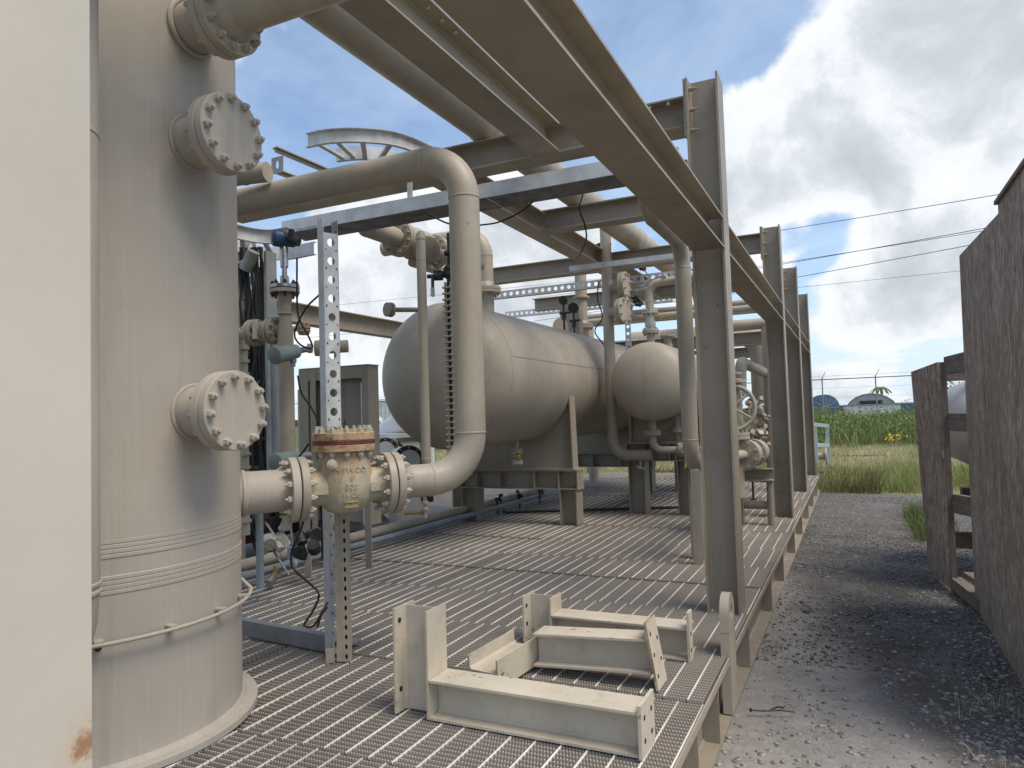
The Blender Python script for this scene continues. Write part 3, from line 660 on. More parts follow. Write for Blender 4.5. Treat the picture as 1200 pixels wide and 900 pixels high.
def bush(name, p, r, h, m, label):
    bb = B()
    for i in range(520):
        u = V((random.gauss(0, 1), random.gauss(0, 1), random.gauss(0, 1))).normalized() * random.uniform(0.5, 1.0)
        q = V((p[0] + u.x * r, p[1] + u.y * r * 0.6, p[2] + h * 0.5 + u.z * h * 0.5)); a = V((random.gauss(0, 1), random.gauss(0, 1), random.gauss(0, 1))).normalized(); c_ = a.orthogonal().normalized(); s = r * random.uniform(0.05, 0.1)
        bb.add([q - a * s, q + c_ * s, q + a * s, q - c_ * s], [(0, 1, 2, 3)])
    t = thing(name, (p[0], p[1], p[2]), label, 'tree'); part('crown', bb, m, t, angle=0)
    part('trunk', B().cyl((p[0], p[1], p[2]), (p[0], p[1], p[2] + h * 0.6), r * 0.06, 8), lumber, t)
bush('broadleaf_tree', (12.5, 108, GZ), 3.2, 4.2, gr_weed, 'round dark tree on the horizon touching the crate edge')
bush('broadleaf_tree', (-70, 120, GZ), 7, 5, gr_weed, 'low dark tree far away behind the tall tower')
struct('far_treeline', B().plate([(-400 + i * 8, (1.2 + 1.0 * abs(math.sin(i * 1.7)) + random.uniform(0, 0.8)) if 0 < i < 100 else 0) for i in range(101)], (0, 240, GZ), (1, 0, 0), (0, 0, 1), 6.0), gr_weed, 'stuff')

# debris lying in the field
def logpipe(p0, p1, r, m, label, cat, nm='scrap_pipe'):
    t = thing(nm, tuple(V(p0)), label, cat); p0, p1 = V(p0), V(p1); d = (p1 - p0).normalized()
    part('tube', B().cyl(p0, p1, r, 14), m, t)
    part('rubble', B().obox(p0 + d * 0.5 + Z_ * r, d, Y_, Z_, 0.35, 0.18, 0.06).obox((p0 + p1) / 2 + Z_ * r, d, Y_, Z_, 0.4, 0.2, 0.08), concrete_grey, t)
logpipe((1.843, 47.285, -1.25), (3.784, 52.344, -1.15), 0.28, white, 'long white pipe lying in the weeds beside the crate', 'pipe')
logpipe((-1.564, 33.797, -1.35), (-0.026, 33.119, -1.38), 0.09, white, 'thin white pipe lying in the grass behind the mint frame', 'pipe')
g = V((-0.788, 20.321, -1.5))
t = thing('mint_stand', g, 'pale mint steel frame standing in grass past the skid end', 'frame')
for q0, q1 in (((-0.573, 18, -1.348), (-0.565, 18, -0.409)), ((-0.807, 17.6, -1.319), (-0.801, 17.6, -0.414)), ((-0.548, 18, -0.429), (-0.889, 17.6, -0.373)), ((-0.551, 18, -0.879), (-0.91, 17.6, -0.837))):
    part('frame_member', B().bar(q0, q1, 0.08, 0.08, (0, 1, 0)), mint, t)
for i, (a_, b_, wd) in enumerate((((-0.47, 16.57, -1.42), (0.417, 17.261, -1.4), 0.25), ((-0.663, 17.427, -1.4), (-0.062, 16.136, -1.38), 0.14))):
    tag(link('scrap_plate', B().bar(a_, b_, wd, 0.02).mesh('scrap_plate', a_), mint if i == 0 else darkmetal, None, a_), ['pale green steel strip lying in grass by the lane end', 'dark scrap strip lying crossed under the mint frame'][i], 'scrap')
for i in range(3):
    q = V((-0.625, 17.812, -1.45)) + V((i * 0.25, random.uniform(-0.3, 0.3), 0)); r_ = V((random.uniform(-1, 1), random.uniform(-1, 1), 0.3)).normalized()
    tag(link('scrap_offcut', B().bar(q - r_ * 0.25, q + r_ * 0.25, 0.08, 0.05).mesh('scrap_offcut', q), darkmetal, None, q), ['dark offcut at the mint frame foot, nearest the skid', 'middle dark offcut at the mint frame foot', 'dark offcut at the mint frame foot, farthest right'][i], 'scrap', 'dark offcuts at the foot of the mint frame')
# the twig and pebbles on the pale gravel
q0, q1 = V((-0.525, 3.732, -1.49)), V((-0.329, 3.797, -1.49))
tw = B().sweep([q0 + Z_ * 0.012, q0 * 0.7 + q1 * 0.3 + Z_ * 0.01, q0 * 0.3 + q1 * 0.7 + Z_ * 0.014, q1 + Z_ * 0.008], 0.005, 6).sweep([q0 * 0.6 + q1 * 0.4 + Z_ * 0.01, q0 * 0.4 + q1 * 0.6 + V((0, 0.05, 0.012)), q0 * 0.25 + q1 * 0.75 + V((0, 0.04, 0.01))], 0.004, 6).rev([(0, -0.01), (0.012, 0), (0, 0.01)], q0 + Z_ * 0.012, X_, 8)
single('broken_twig', tw, darkmetal, tuple(q0), 'dark broken twig lying on the pale gravel beside the skid', 'twig')

# power lines crossing the sky
for i, (a_, b_) in enumerate(((((-5.996, 38, 8.871)), ((6.094, 30, 7.337))), (((-6.073, 38, 7.043)), ((6.038, 30, 6.268))), (((-7.345, 46, 8.688)), ((7.238, 36, 7.379))), (((-6.109, 38, 6.198)), ((6.013, 30, 5.794))))):
    a_, b_ = V(a_), V(b_); d = b_ - a_; a2 = a_ - d * 1.2; b2 = b_ + d * 0.8
    pts = [a2 + (b2 - a2) * (k / 12) + Z_ * (0.25 * ((k / 12 - 0.5) ** 2 * 4 - 0.15)) for k in range(13)]
    single('power_line', B().sweep(pts, 0.013, 5), darkmetal, tuple(pts[0]), ['highest power line crossing the sky above the crate', 'second highest power line crossing above the crate', 'thinner power line just beside the second one', 'lowest power line crossing above the crate'][i], 'power line', 'power lines across the sky')
for i, (a_, b_) in enumerate(((((-45.037, 45, 9.368)), ((-26.496, 50, 10.065))), (((-45.085, 45, 6.844)), ((-16.617, 50, 7.78))))):
    a_, b_ = V(a_), V(b_); d = b_ - a_
    single('power_line', B().sweep([a_ - d, a_, b_, b_ + d], 0.012, 5), darkmetal, tuple(a_ - d), ['faint upper power line passing behind the big vessel', 'faint lower power line passing behind the big vessel'][i], 'power line', 'power lines across the sky')

# ---------------------------------------------------------------- the skid deck
XR, XL, Y0, Y1 = -0.60, -4.98, 0.0, 14.25
skid = thing('skid_platform', (-2.8, 7, GZ), 'long beige steel skid base decked with serrated grating', 'platform')
BH = 0.27
for x, sg in ((XR, 1), (XL, -1)):
    # side beam: web set in from the flange edges
    xc = x - sg * 0.085
    part('side_beam', B().ib((xc, Y0, GZ + BH / 2 + 0.004), (xc, Y1, GZ + BH / 2 + 0.004), BH, 0.17, 0.014, 0.01), steel_paint, skid)
for y in (Y0 + 0.08, Y1 - 0.08):
    part('end_beam', B().ib((XL + 0.12, y, GZ + BH / 2 + 0.002), (XR - 0.12, y, GZ + BH / 2 + 0.002), BH - 0.006, 0.15, 0.014, 0.01), steel_paint, skid)
y = 1.222
for y in (1.222, 2.136, 3.05, 3.96, 4.87, 5.79, 6.70, 7.62, 8.53, 9.45, 10.36, 11.28, 12.19, 13.1):
    part('cross_beam', B().ib((XL + 0.12, y, GZ + 0.14), (XR - 0.12, y, GZ + 0.14), 0.2, 0.10, 0.01, 0.007), steel_paint, skid)
for y in (0.9, 1.9, 2.85, 3.32, 4.35, 5.6, 6.6, 7.9, 9.1, 10.4, 11.7, 13.0):
    part('stiffener_plate', B().box((XR - 0.078, y, GZ + 0.02), (XR - 0.004, y + 0.012, GZ + BH - 0.012)), steel_paint, skid)
# thin banding bar finishing the grating edge
part('edge_band', B().box((XR - 0.006, Y0, DZ - 0.03), (XR, 3.63, DZ - 0.002)), paint, skid)
part('edge_band', B().box((XR - 0.006, 3.82, DZ - 0.03), (XR, Y1, DZ - 0.002)), paint, skid)
# lifting lug rising through the deck edge
LY = 3.725
ya, yb = LY - 0.09, LY + 0.09
poly = [(-0.09, -0.28), (0.09, -0.28), (0.09, 0.20)] + [(0.09 * math.cos(a), 0.20 + 0.09 * math.sin(a)) for a in [PI * k / 10 for k in range(1, 10)]] + [(-0.09, 0.20)]
lb = B(); lx = -0.618
# plate built as a ring around the pin hole plus the shank
n = 24; vs = []; fs = []
def lug_out(a):
    c, s_ = math.cos(a), math.sin(a)
    if s_ >= 0: return (0.09 * c, 0.20 + 0.09 * s_)
    k = min(0.09 / max(abs(c), 1e-6), 0.09 / max(abs(s_), 1e-6)); return (c * k, 0.20 + s_ * k)
for sx in (-0.022, 0.022):
    for i in range(n):
        o_ = lug_out(2 * PI * i / n); vs.append((lx + sx, LY + o_[0], DZ + o_[1]))
    for i in range(n):
        a = 2 * PI * i / n; vs.append((lx + sx, LY + 0.034 * math.cos(a), DZ + 0.20 + 0.034 * math.sin(a)))
for i in range(n):
    k = (i + 1) % n
    fs += [(i, k, n + k, n + i), (2 * n + k, 2 * n + i, 3 * n + i, 3 * n + k), (i, 2 * n + i, 2 * n + k, k), (n + k, 3 * n + k, 3 * n + i, n + i)]
lb.add(vs, fs); lb.box((lx - 0.022, ya, DZ - 0.275), (lx + 0.022, yb, DZ + 0.112))
part('lifting_lug', lb, paint, skid)
lb = B()
for i, yy in enumerate((13.9,)):
    lb.cyl((-0.60, yy, DZ + 0.33), (-0.48, yy, DZ + 0.33), 0.06, 20); lb.disc((-0.47, yy, DZ + 0.33), X_, 0.15, 0.03); lb.cyl((-0.60, yy, DZ + 0.08), (-0.52, yy, DZ + 0.08), 0.06, 20)
part('end_hub', lb, paint, skid)

# grating: serrated bearing bars across the skid, rods along it, panel by panel
def grating_mesh(name, x0, x1, ln, off, tooth=0.0125):
    """panel from x0 to x1, ln long in Y, starting at y = 0, top at z = 0"""
    nb = int(ln / 0.0302); nt = int((x1 - x0) / tooth); Ps = []; Fs = []; o = 0
    xs = (x0 + (np.arange(nt)[:, None] + np.array([0.0, 0.2, 0.62])[None]) * tooth).ravel(); xs = np.append(xs, x0 + nt * tooth); zt = np.where(np.arange(3 * nt + 1) % 3 == 0, -0.005, 0.0)
    m = len(xs)
    prof = np.stack([np.tile(xs, 4), np.repeat([0.0, 0.0, 0.0045, 0.0045], m), np.concatenate([np.full(m, -0.028), zt, zt, np.full(m, -0.028)])], -1)
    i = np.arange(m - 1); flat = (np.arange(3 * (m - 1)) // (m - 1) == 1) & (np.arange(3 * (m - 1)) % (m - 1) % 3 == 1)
    q = np.concatenate([np.stack([i + k * m, i + 1 + k * m, i + 1 + (k + 1) * m, i + (k + 1) * m], -1) for k in range(3)])
    for j in range(nb):
        P = prof.copy(); P[:, 1] += 0.006 + j * 0.0302; Ps.append(P); Fs.append(q + o); o += len(P)
    x = x0 + off
    bx = np.array([(0, 3, 2, 1), (4, 5, 6, 7), (0, 1, 5, 4), (1, 2, 6, 5), (2, 3, 7, 6), (3, 0, 4, 7)])
    while x < x1 - 0.01:
        lo, hi = (x, 0.004, -0.012), (x + 0.0050, ln - 0.012, 0.0012)
        P = np.array([(lo[0], lo[1], lo[2]), (hi[0], lo[1], lo[2]), (hi[0], hi[1], lo[2]), (lo[0], hi[1], lo[2]), (lo[0], lo[1], hi[2]), (hi[0], lo[1], hi[2]), (hi[0], hi[1], hi[2]), (lo[0], hi[1], hi[2])])
        Ps.append(P); Fs.append(bx + o); o += 8; x += 0.1016
    nrod = int((x1 - x0 - off) / 0.1016 + 0.999)
    P = np.concatenate(Ps); F = np.concatenate(Fs)
    me = bpy.data.meshes.new(name); me.vertices.add(len(P)); me.vertices.foreach_set('co', P.astype(np.float32).ravel())
    me.loops.add(F.size); me.loops.foreach_set('vertex_index', F.astype(np.int32).ravel())
    me.polygons.add(len(F)); me.polygons.foreach_set('loop_start', (np.arange(len(F)) * 4).astype(np.int32))
    me.materials.append(grat); me.materials.append(grat_lt)
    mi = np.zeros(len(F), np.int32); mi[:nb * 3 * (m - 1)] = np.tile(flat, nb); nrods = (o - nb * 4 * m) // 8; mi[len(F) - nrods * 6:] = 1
    me.polygons.foreach_set('material_index', mi); me.update(calc_edges=True)
    return me
seams = [0.02, 0.914 + 0.308, 2.136, 3.05, 3.745, 4.455, 5.138, 5.77, 6.55, 7.46, 8.37, 9.28, 10.19, 11.10, 12.01, 12.92, 14.2]
cache = {}
mid_x = [-2.83, -2.2, -3.1, -2.83, -2.6]
for j in range(len(seams) - 1):
    ln = round(seams[j + 1] - seams[j], 2); xm = -2.83 if j != 7 else -2.83
    for k, (xa, xb) in enumerate(((XL + 0.01, xm - 0.006), (xm, XR - 0.008))):
        off = (0.03, 0.069, 0.012, 0.088, 0.05)[(j * 2 + k) % 5] if j >= 3 else ((0.03, 0.074), (0.05, 0.066), (0.02, 0.078))[j][k]
        key = (ln, k, off)
        if key not in cache: cache[key] = grating_mesh('grating_panel', xa, xb, ln, off)
        o = link('grating_panel', cache[key], None, skid)
        o.location = V((0, seams[j], DZ - (0.003 * ((j * 7 + k * 3) % 3)) - (0.012 if (j == 7 and k == 0) else 0))) - V(skid.location)
for j, y in enumerate(seams[1:-1]):
    if j == 5: part('panel_trim', B().box((XL + 0.01, y - 0.006, DZ - 0.03), (XR - 0.01, y - 0.001, DZ - 0.004)), grat, skid)

# ---------------------------------------------------------------- rack columns and beams
CX, CTOP = -0.7475, 2.06
LCX = -4.86
CYS = [0.34, 4.5, 8.55, 11.2, 13.95]
def column_parts(t, x, y, ztop, m, hb=0.195, bf=0.20):
    part('column_shaft', B().ib((x, y, DZ - 0.03), (x, y, ztop), hb, bf, 0.013, 0.009, (1, 0, 0)), m, t)
lbls = ['pale column filling the left edge of the photo', 'nearest full height column of the right side row', 'second full height column, between the nearest and the third', 'third column of the right side row', 'last column at the far end of the right side row']
for i, y in enumerate(CYS):
    t = thing('steel_column', (CX, y, DZ), lbls[i], 'column', 'columns along the lane side of the skid')
    column_parts(t, CX, y, CTOP if i else 2.6, near_paint if i == 0 else steel_paint)
    if i:
        # bolted end plate of the top cross beam on the inner flange, three bolt pairs
        part('end_plate', B().box((CX - 0.0975 - 0.016, y - 0.09, 1.70), (CX - 0.0985, y + 0.09, CTOP + 0.0)), steel_paint, t)
        for z in (1.74, 1.87, 2.0):
            for s_ in (-1, 1):
                part('bolt', B().cyl((CX - 0.085, y + s_ * 0.055, z), (CX - 0.055, y + s_ * 0.055, z), 0.013, 6).cyl((CX - 0.055, y + s_ * 0.055, z), (CX - 0.03, y + s_ * 0.055, z), 0.007, 8), steel_paint, t)
lb2 = ['left side column hidden behind the tower', 'left side column behind the beige cabinet', 'left side column behind the big vessel', 'left side column beyond the big vessel', 'last left side column at the far end']
for i, y in enumerate(CYS[1:]):
    t = thing('steel_column', (LCX, y, DZ), lb2[i + 1], 'column', 'columns along the left side of the skid')
    column_parts(t, LCX, y, 1.16 if i < 3 else 2.06, steel_paint)
# side rails between the columns, bottom flange 2.17 m over the deck
for i in range(len(CYS) - 1):
    a, c_ = CYS[i], CYS[i + 1]
    t = thing('side_rail_beam', (CX, (a + c_) / 2, 0.97), ['overhead side beam from the frame edge to the nearest column', 'overhead side beam between the nearest and second columns', 'overhead side beam between the second and third columns', 'overhead side beam between the third and last columns'][i], 'beam', 'overhead beams along the lane side')
    part('beam', B().ib((CX + 0.004, a + 0.102, 1.067), (CX + 0.004, c_ - 0.102, 1.067), 0.19, 0.186, 0.011, 0.008), steel_paint, t)
for i, (a, c_) in enumerate(((0.2, 4.4), (4.6, 8.45), (8.65, 11.1), (11.3, 13.85))):
    t = thing('left_rail_beam', (LCX, (a + c_) / 2, 0.97), ['left side rail beam behind the tower', 'left side rail beam seen beyond the perforated post', 'left side rail beam beyond the big vessel', 'left side rail beam at the far end'][i], 'beam', 'rail beams along the left side')
    part('beam', B().ib((LCX, a, 1.067), (LCX, c_, 1.067), 0.19, 0.15, 0.011, 0.008), steel_paint, t)
# upper cross beams
def xbeam(y, xa, xb, zc, h, label, m=steel_paint, group='upper cross beams', bf=0.2):
    t = thing('cross_beam', ((xa + xb) / 2, y, zc - h / 2), label, 'beam', group)
    part('beam', B().ib((xa, y, zc), (xb, y, zc), h, bf, 0.011, 0.008), m, t)
    return t
t = xbeam(4.61, LCX, CX - 0.1155, 1.9, 0.2, 'upper cross beam carrying the fat overhead pipe at the nearest column')
for q in ((-0.98, 4.53, 1.985), (-1.1, 4.53, 1.985)): part('bolt', B().cyl(q, (q[0], q[1], q[2] - 0.02), 0.012, 8), galv_bolt, t)
xbeam(8.62, LCX, CX - 0.1155, 1.905, 0.2, 'upper cross beam across the skid at the second column')
xbeam(11.25, LCX, CX - 0.1155, 1.9, 0.2, 'upper cross beam across the skid at the third column')
xbeam(13.95, LCX, CX - 0.1155, 1.9, 0.2, 'upper cross beam across the skid at the last column')
xbeam(11.25, LCX + 0.1, CX - 0.1, 1.06, 0.19, 'low cross beam across the skid at the third column', group='low cross beams')
xbeam(13.95, LCX + 0.1, CX - 0.1, 1.06, 0.19, 'low cross beam across the skid at the last column', group='low cross beams')
xbeam(6.48, -2.65, -1.2, 1.9, 0.2, 'short upper cross beam halfway between the two nearest columns')
def ybeam(x, ya, yb, zc, h, bf, label, bolts=None):
    t = thing('pipe_rack_beam', (x, (ya + yb) / 2, zc - h / 2), label, 'beam', 'upper rack beams along the skid')
    part('beam', B().ib((x, ya, zc), (x, yb, zc), h, bf, 0.011, 0.008), steel_paint, t)
    for q in bolts or (): part('bolt', B().cyl(q, (q[0], q[1], q[2] + 0.012), 0.012, 8), galv_bolt, t)
    return t
ybeam(-1.83, 0.2, 4.51, 1.905, 0.206, 0.2, 'upper rack beam overhead with three rusty bolt heads', [(-1.765, y_, 1.985) for y_ in (2.9, 3.03, 3.16)])
ybeam(-2.765, 4.71, 8.52, 1.905, 0.206, 0.2, 'upper rack beam beyond the cable tray, ending over the vessel')
ybeam(-2.765, 8.72, 11.15, 1.905, 0.206, 0.2, 'upper rack beam beyond the second cross beam')

# ---------------------------------------------------------------- loose beam stubs lying on the deck
def hole_plate(bb, p, u, v, wu, wv, t_, holes, r=0.011):
    bb.obox(p, u, v, V(u).cross(V(v)), wu / 2, wv / 2, t_ / 2)
def stub_support(loc, rotz, label, L=0.86, SL=0.36, pw=None, ph=None):
    """L shaped bracket: a short H stub and an I beam with a slotted end plate. Local: beam along +X from 0, stub at x<0 along +Z"""
    t = thing('support_bracket', loc, label, 'steel bracket', 'loose beam brackets on the deck')
    H = 0.155; W = 0.15
    def P_(x, y, z): return V((loc[0] + x, loc[1] + y, loc[2] + z))
    m = chip_paint
    part('beam', B().ib(P_(0.0, W / 2, H / 2), P_(L, W / 2, H / 2), H, W, 0.010, 0.008), m, t)
    part('stub_post', B().ib(P_(-0.085, W / 2, 0), P_(-0.085, W / 2, SL), 0.165, W, 0.009, 0.007, (1, 0, 0)), m, t)
    pw = pw or W + 0.024; ph = ph or H + 0.029
    part('end_plate', B().box(P_(L, -0.012, -0.001), P_(L + 0.012, pw - 0.012, ph - 0.001)), m, t)
    for z in (0.05, 0.13):
        for yy in (0.03, W - 0.03) if pw > 0.1 else (0.02,):
            part('bolt_hole', B().cyl(P_(L + 0.0121, yy, z), P_(L + 0.0135, yy, z), 0.0095, 12), gasket, t)
    for z in (0.09, SL - 0.055):
        part('bolt_hole', B().cyl(P_(-0.1575, 0.035, z), P_(-0.1560, 0.035, z), 0.011, 12), gasket, t)
    t.rotation_euler = (0, 0, rotz)
    return t
E1 = stub_support((-1.585, 2.475, DZ + 0.001), -0.005, 'nearest loose bracket, its H shaped stub standing upright at left', 0.86, 0.425)
E2 = stub_support((-1.475, 3.50, DZ + 0.001), 0.0, 'farthest loose bracket with its stub upright, behind the tilted one', 0.705, 0.24, pw=0.075, ph=0.235)
# third bracket: beam upright, stub lying level toward the camera, propped on a tall leaning end plate
t = thing('support_bracket', (-1.37, 3.10, DZ), 'middle loose bracket, stub lying flat and rusty end plate leaning', 'steel bracket', 'loose beam brackets on the deck')
bz = DZ + 0.035
part('beam', B().ib((-1.40, 3.16, bz + 0.075), (-0.845, 3.16, bz + 0.105), 0.15, 0.14, 0.010, 0.008), chip_paint, t)
part('stub_post', B().ib((-1.49, 3.22, DZ + 0.085), (-1.545, 2.86, DZ + 0.066), 0.165, 0.13, 0.009, 0.007, V((0.99, -0.15, 0.0)).normalized()), chip_paint, t)
pc = V((-0.838, 3.155, DZ + 0.145)); pu = V((-0.16, 0.0, 0.987)); pv_ = V((0, 1, 0)); pn = pu.cross(pv_)
part('end_plate', B().obox(pc, pu, pv_, pn, 0.143, 0.075, 0.006), chip_paint, t)
for a_, b_ in ((-0.09, -0.045), (0.0, -0.045), (0.09, -0.045), (-0.04, 0.045), (0.05, 0.045)): part('bolt_hole', B().cyl(pc + pu * a_ + pv_ * b_ - pn * 0.0075, pc + pu * a_ + pv_ * b_ + pn * 0.0075, 0.009, 12), gasket, t)
rm = B().obox(pc + pu * 0.1435, pu, pv_, pn, 0.0012, 0.0748, 0.0058).obox(pc - pv_ * 0.0752 + pu * 0.02, pu, pv_, pn, 0.12, 0.0006, 0.0052); part('rusty_edge', rm, bonnet_paint, t)
for a_ in (0.0, 0.09): part('bolt_hole', B().cyl((-1.61 + a_ * -0.15, 3.13 - a_, DZ + 0.085), (-1.585 + a_ * -0.15, 3.126 - a_, DZ + 0.085), 0.010, 12), gasket, t)

# ---------------------------------------------------------------- shared bolt meshes (along +Z, seat at z = 0)
def bolt_mesh(name, s, L):
    bb = B(); bb.rev([(s, 0.0), (s, s * 1.25)], (0, 0, 0), Z_, 6); bb.rev([(s * 0.52, s * 1.25), (s * 0.52, L), (s * 0.40, L + 0.002)], (0, 0, 0), Z_, 12)
    bb.rev([(s * 0.78, s * 1.25), (s * 0.70, s * 1.38)], (0, 0, 0), Z_, 12)
    return bb.mesh(name)
BM = bolt_mesh('bolt', 0.0155, 0.030); BMs = bolt_mesh('bolt_small', 0.0125, 0.024)
def bolt_ring(parent, p, ax, rb, nb, me, m, a0=None, arc=None):
    ax = V(ax).normalized(); x = Z_.copy() if abs(ax.z) < 0.9 else X_.copy(); y = ax.cross(x); a0 = PI / nb if a0 is None else a0
    for i in range(nb):
        a = a0 + 2 * PI * i / nb
        put('bolt', me, m, parent, V(p) + x * (rb * math.cos(a)) + y * (rb * math.sin(a)), ax, spin=random.uniform(0, 1))

# ---------------------------------------------------------------- the tall tower
TX, TY, TR = -2.91, 1.94, 0.61
tw = thing('process_tower', (TX, TY, DZ), 'tall pale vertical vessel with bolted nozzles standing at the left', 'tower')
bb = B(); bb.rev([(TR, -0.40), (TR, 3.7)], (TX, TY, 0), Z_, 128)
part('shell', bb, tower_paint, tw)
bb = B(); bb.rev([(TR - 0.002, DZ), (TR - 0.002, -0.40)], (TX, TY, 0), Z_, 128); part('skirt', bb, tower_paint, tw)
bb = B()
for z0 in (-0.395, -0.520):
    # multi pass weld bands, four low ridges each
    for k in range(4): bb.rev([(TR - 0.004, -0.011), (TR + 0.0008, -0.006), (TR + 0.0008, 0.005), (TR - 0.004, 0.010)], (TX, TY, z0 - k * 0.0165), Z_, 128)
part('weld_band', bb, tower_paint, tw)
bb = B(); bb.rev([(TR + 0.060, 0.0), (TR + 0.060, 0.024), (TR + 0.058, 0.026), (TR - 0.05, 0.026)], (TX, TY, DZ + 0.003), Z_, 128); part('base_ring', bb, tower_paint, tw)
bb = B(); bb.rev([(TR - 0.01, 0.0), (TR + 0.016, 0.0), (TR + 0.006, 0.016), (TR - 0.01, 0.018)], (TX, TY, DZ + 0.0285), Z_, 128); part('base_weld', bb, tower_paint, tw)
# thin rod ring held off the skirt by little clips
bb = B(); RR = TR + 0.035; aa = [math.radians(d) for d in range(-150, 42, 3)]
pts = [(TX + RR * math.cos(a), TY + RR * math.sin(a), -0.735) for a in aa]
e = V(pts[-1]); pts += [(TX + (RR + 0.005) * math.cos(math.radians(44)), TY + (RR + .005) * math.sin(math.radians(44)), -0.725), (TX + (TR) * math.cos(math.radians(50)), TY + TR * math.sin(math.radians(50)), -0.69)]
bb.sweep(pts, 0.0075, 10); part('insulation_ring_rod', bb, tower_paint, tw)
for d in (-128, -100, -75, -52, -30, -8, 14, 34):
    a = math.radians(d); q = V((TX + (TR + 0.018) * math.cos(a), TY + (TR + 0.018) * math.sin(a), -0.726))
    part('clip', B().obox(q, (-math.sin(a), math.cos(a), 0), (math.cos(a), math.sin(a), 0), Z_, 0.014, 0.02, 0.004), tower_paint, tw)
a = math.radians(-30); part('vent_hole', B().cyl((TX + (TR - 0.03) * math.cos(a), TY + (TR - 0.03) * math.sin(a), -0.752), (TX + (TR + 0.001) * math.cos(a), TY + (TR + 0.001) * math.sin(a), -0.752), 0.0115, 14), gasket, tw)

FR, FT = 0.150, 0.036
def nozzle_blind(z, lenn=0.215):
    d = X_; r = 0.100; base = V((TX, TY + 0.04, z)); x1 = TX + TR + lenn
    bb = B(); bb.cyl(base + d * (TR - 0.08), V((x1 - 2 * FT - 0.004, TY + 0.04, z)), r, 40)
    # fillet weld and reinforcing saddle: a ring wrapped onto the shell
    for rr, off, hw in ((r + 0.004, 0.002, 0.008),):
        pts = []
        for i in range(41):
            a = 2 * PI * i / 40; yy = 0.04 + rr * math.cos(a); pts.append((TX + math.sqrt((TR + off) ** 2 - yy * yy), TY + yy, z + rr * math.sin(a)))
        bb.sweep(pts, hw, 8, cap=False)
    nz = part('nozzle', bb, tower_paint, tw)
    c1 = V((x1 - FT * 1.5 - 0.003, TY + 0.04, z)); c2 = V((x1 - FT * 0.5, TY + 0.04, z))
    f1 = part('nozzle_flange', B().disc(c1, d, FR, FT, 56, 0.003), tower_paint, tw)
    part('gasket', B().cyl(c1 + d * (FT / 2), c2 - d * (FT / 2), FR - 0.012, 40), gasket, f1)
    f2 = part('blind_flange', B().disc(c2, d, FR, FT, 56, 0.003), tower_paint, tw)
    bolt_ring(f2, c2 + d * (FT / 2), d, 0.1275, 12, BM, tower_paint, a0=0.1)
    bolt_ring(f1, c1 - d * (FT / 2), -d, 0.1275, 12, BM, tower_paint, a0=-0.1)
nozzle_blind(0.055); nozzle_blind(1.115)
# top nozzle with the outgoing pipe
z = 1.577; yy = TY + 0.04; x1 = TX + TR + 0.215; d = X_
bb = B(); bb.cyl((TX + TR - 0.08, yy, z), (x1 - 2 * FT, yy, z), 0.095, 40)
pts = []
for i in range(41):
    a = 2 * PI * i / 40; y_ = 0.04 + 0.105 * math.cos(a); pts.append((TX + math.sqrt((TR + 0.008) ** 2 - y_ * y_), TY + y_, z + 0.105 * math.sin(a)))
bb.sweep(pts, 0.011, 8, cap=False); part('nozzle', bb, tower_paint, tw)
f1 = part('nozzle_flange', B().disc((x1 - FT * 1.5, yy, z), d, FR, FT, 56, 0.003), tower_paint, tw)
bolt_ring(f1, (x1 - FT * 2, yy, z), -d, 0.1275, 12, BM, tower_paint, a0=0)
tp = thing('tower_outlet_pipe', (x1, yy, z), 'flanged pipe leaving the top nozzle of the tower to the right', 'pipe')
part('gasket', B().cyl((x1 - FT - 0.003, yy, z), (x1 - FT + 0.004, yy, z), FR - 0.012, 40), gasket, tp)
f2 = part('weld_neck_flange', B().disc((x1 - FT * 0.5 + 0.003, yy, z), d, FR, FT, 56, 0.003).rev([(0.105, 0), (0.083, 0.06)], (x1, yy, z), d, 40), paint, tp)
bolt_ring(f2, (x1 + 0.003, yy, z), d, 0.1275, 12, BM, paint, a0=0)
bb = B(); bb.pipe([(x1 + 0.05, yy, z), (x1 + 0.98, yy, z), (x1 + 0.98, yy, z + 1.6)], 0.082, n=40); bb.ring((x1 + 0.062, yy, z), d, 0.082); part('pipe', bb, paint, tp)

# slim vertical drum pressed between the frame column and the tower
bb = B(); q = V((-2.225, 1.374, 0.144)); q.z = 0; rr = 0.135
dp = thing('standing_drum', (q.x, q.y, DZ), 'narrow vertical vessel squeezed between the edge column and the tower', 'vessel')
bb.rev([(0.0, -0.78), (rr * 0.45, -0.76), (rr * 0.75, -0.70), (rr * 0.93, -0.60), (rr, -0.46), (rr, 2.8)], q, Z_, 48); part('shell', bb, tower_paint, dp)
bb = B()
for z_ in (-0.475, -0.50, 0.935): bb.ring(q + Z_ * z_, Z_, rr, 0.006, 0.003, 48)
part('weld_seam', bb, tower_paint, dp)
part('support_leg', B().cyl((q.x, q.y, DZ), (q.x, q.y, -0.74), 0.04, 14), tower_paint, dp)

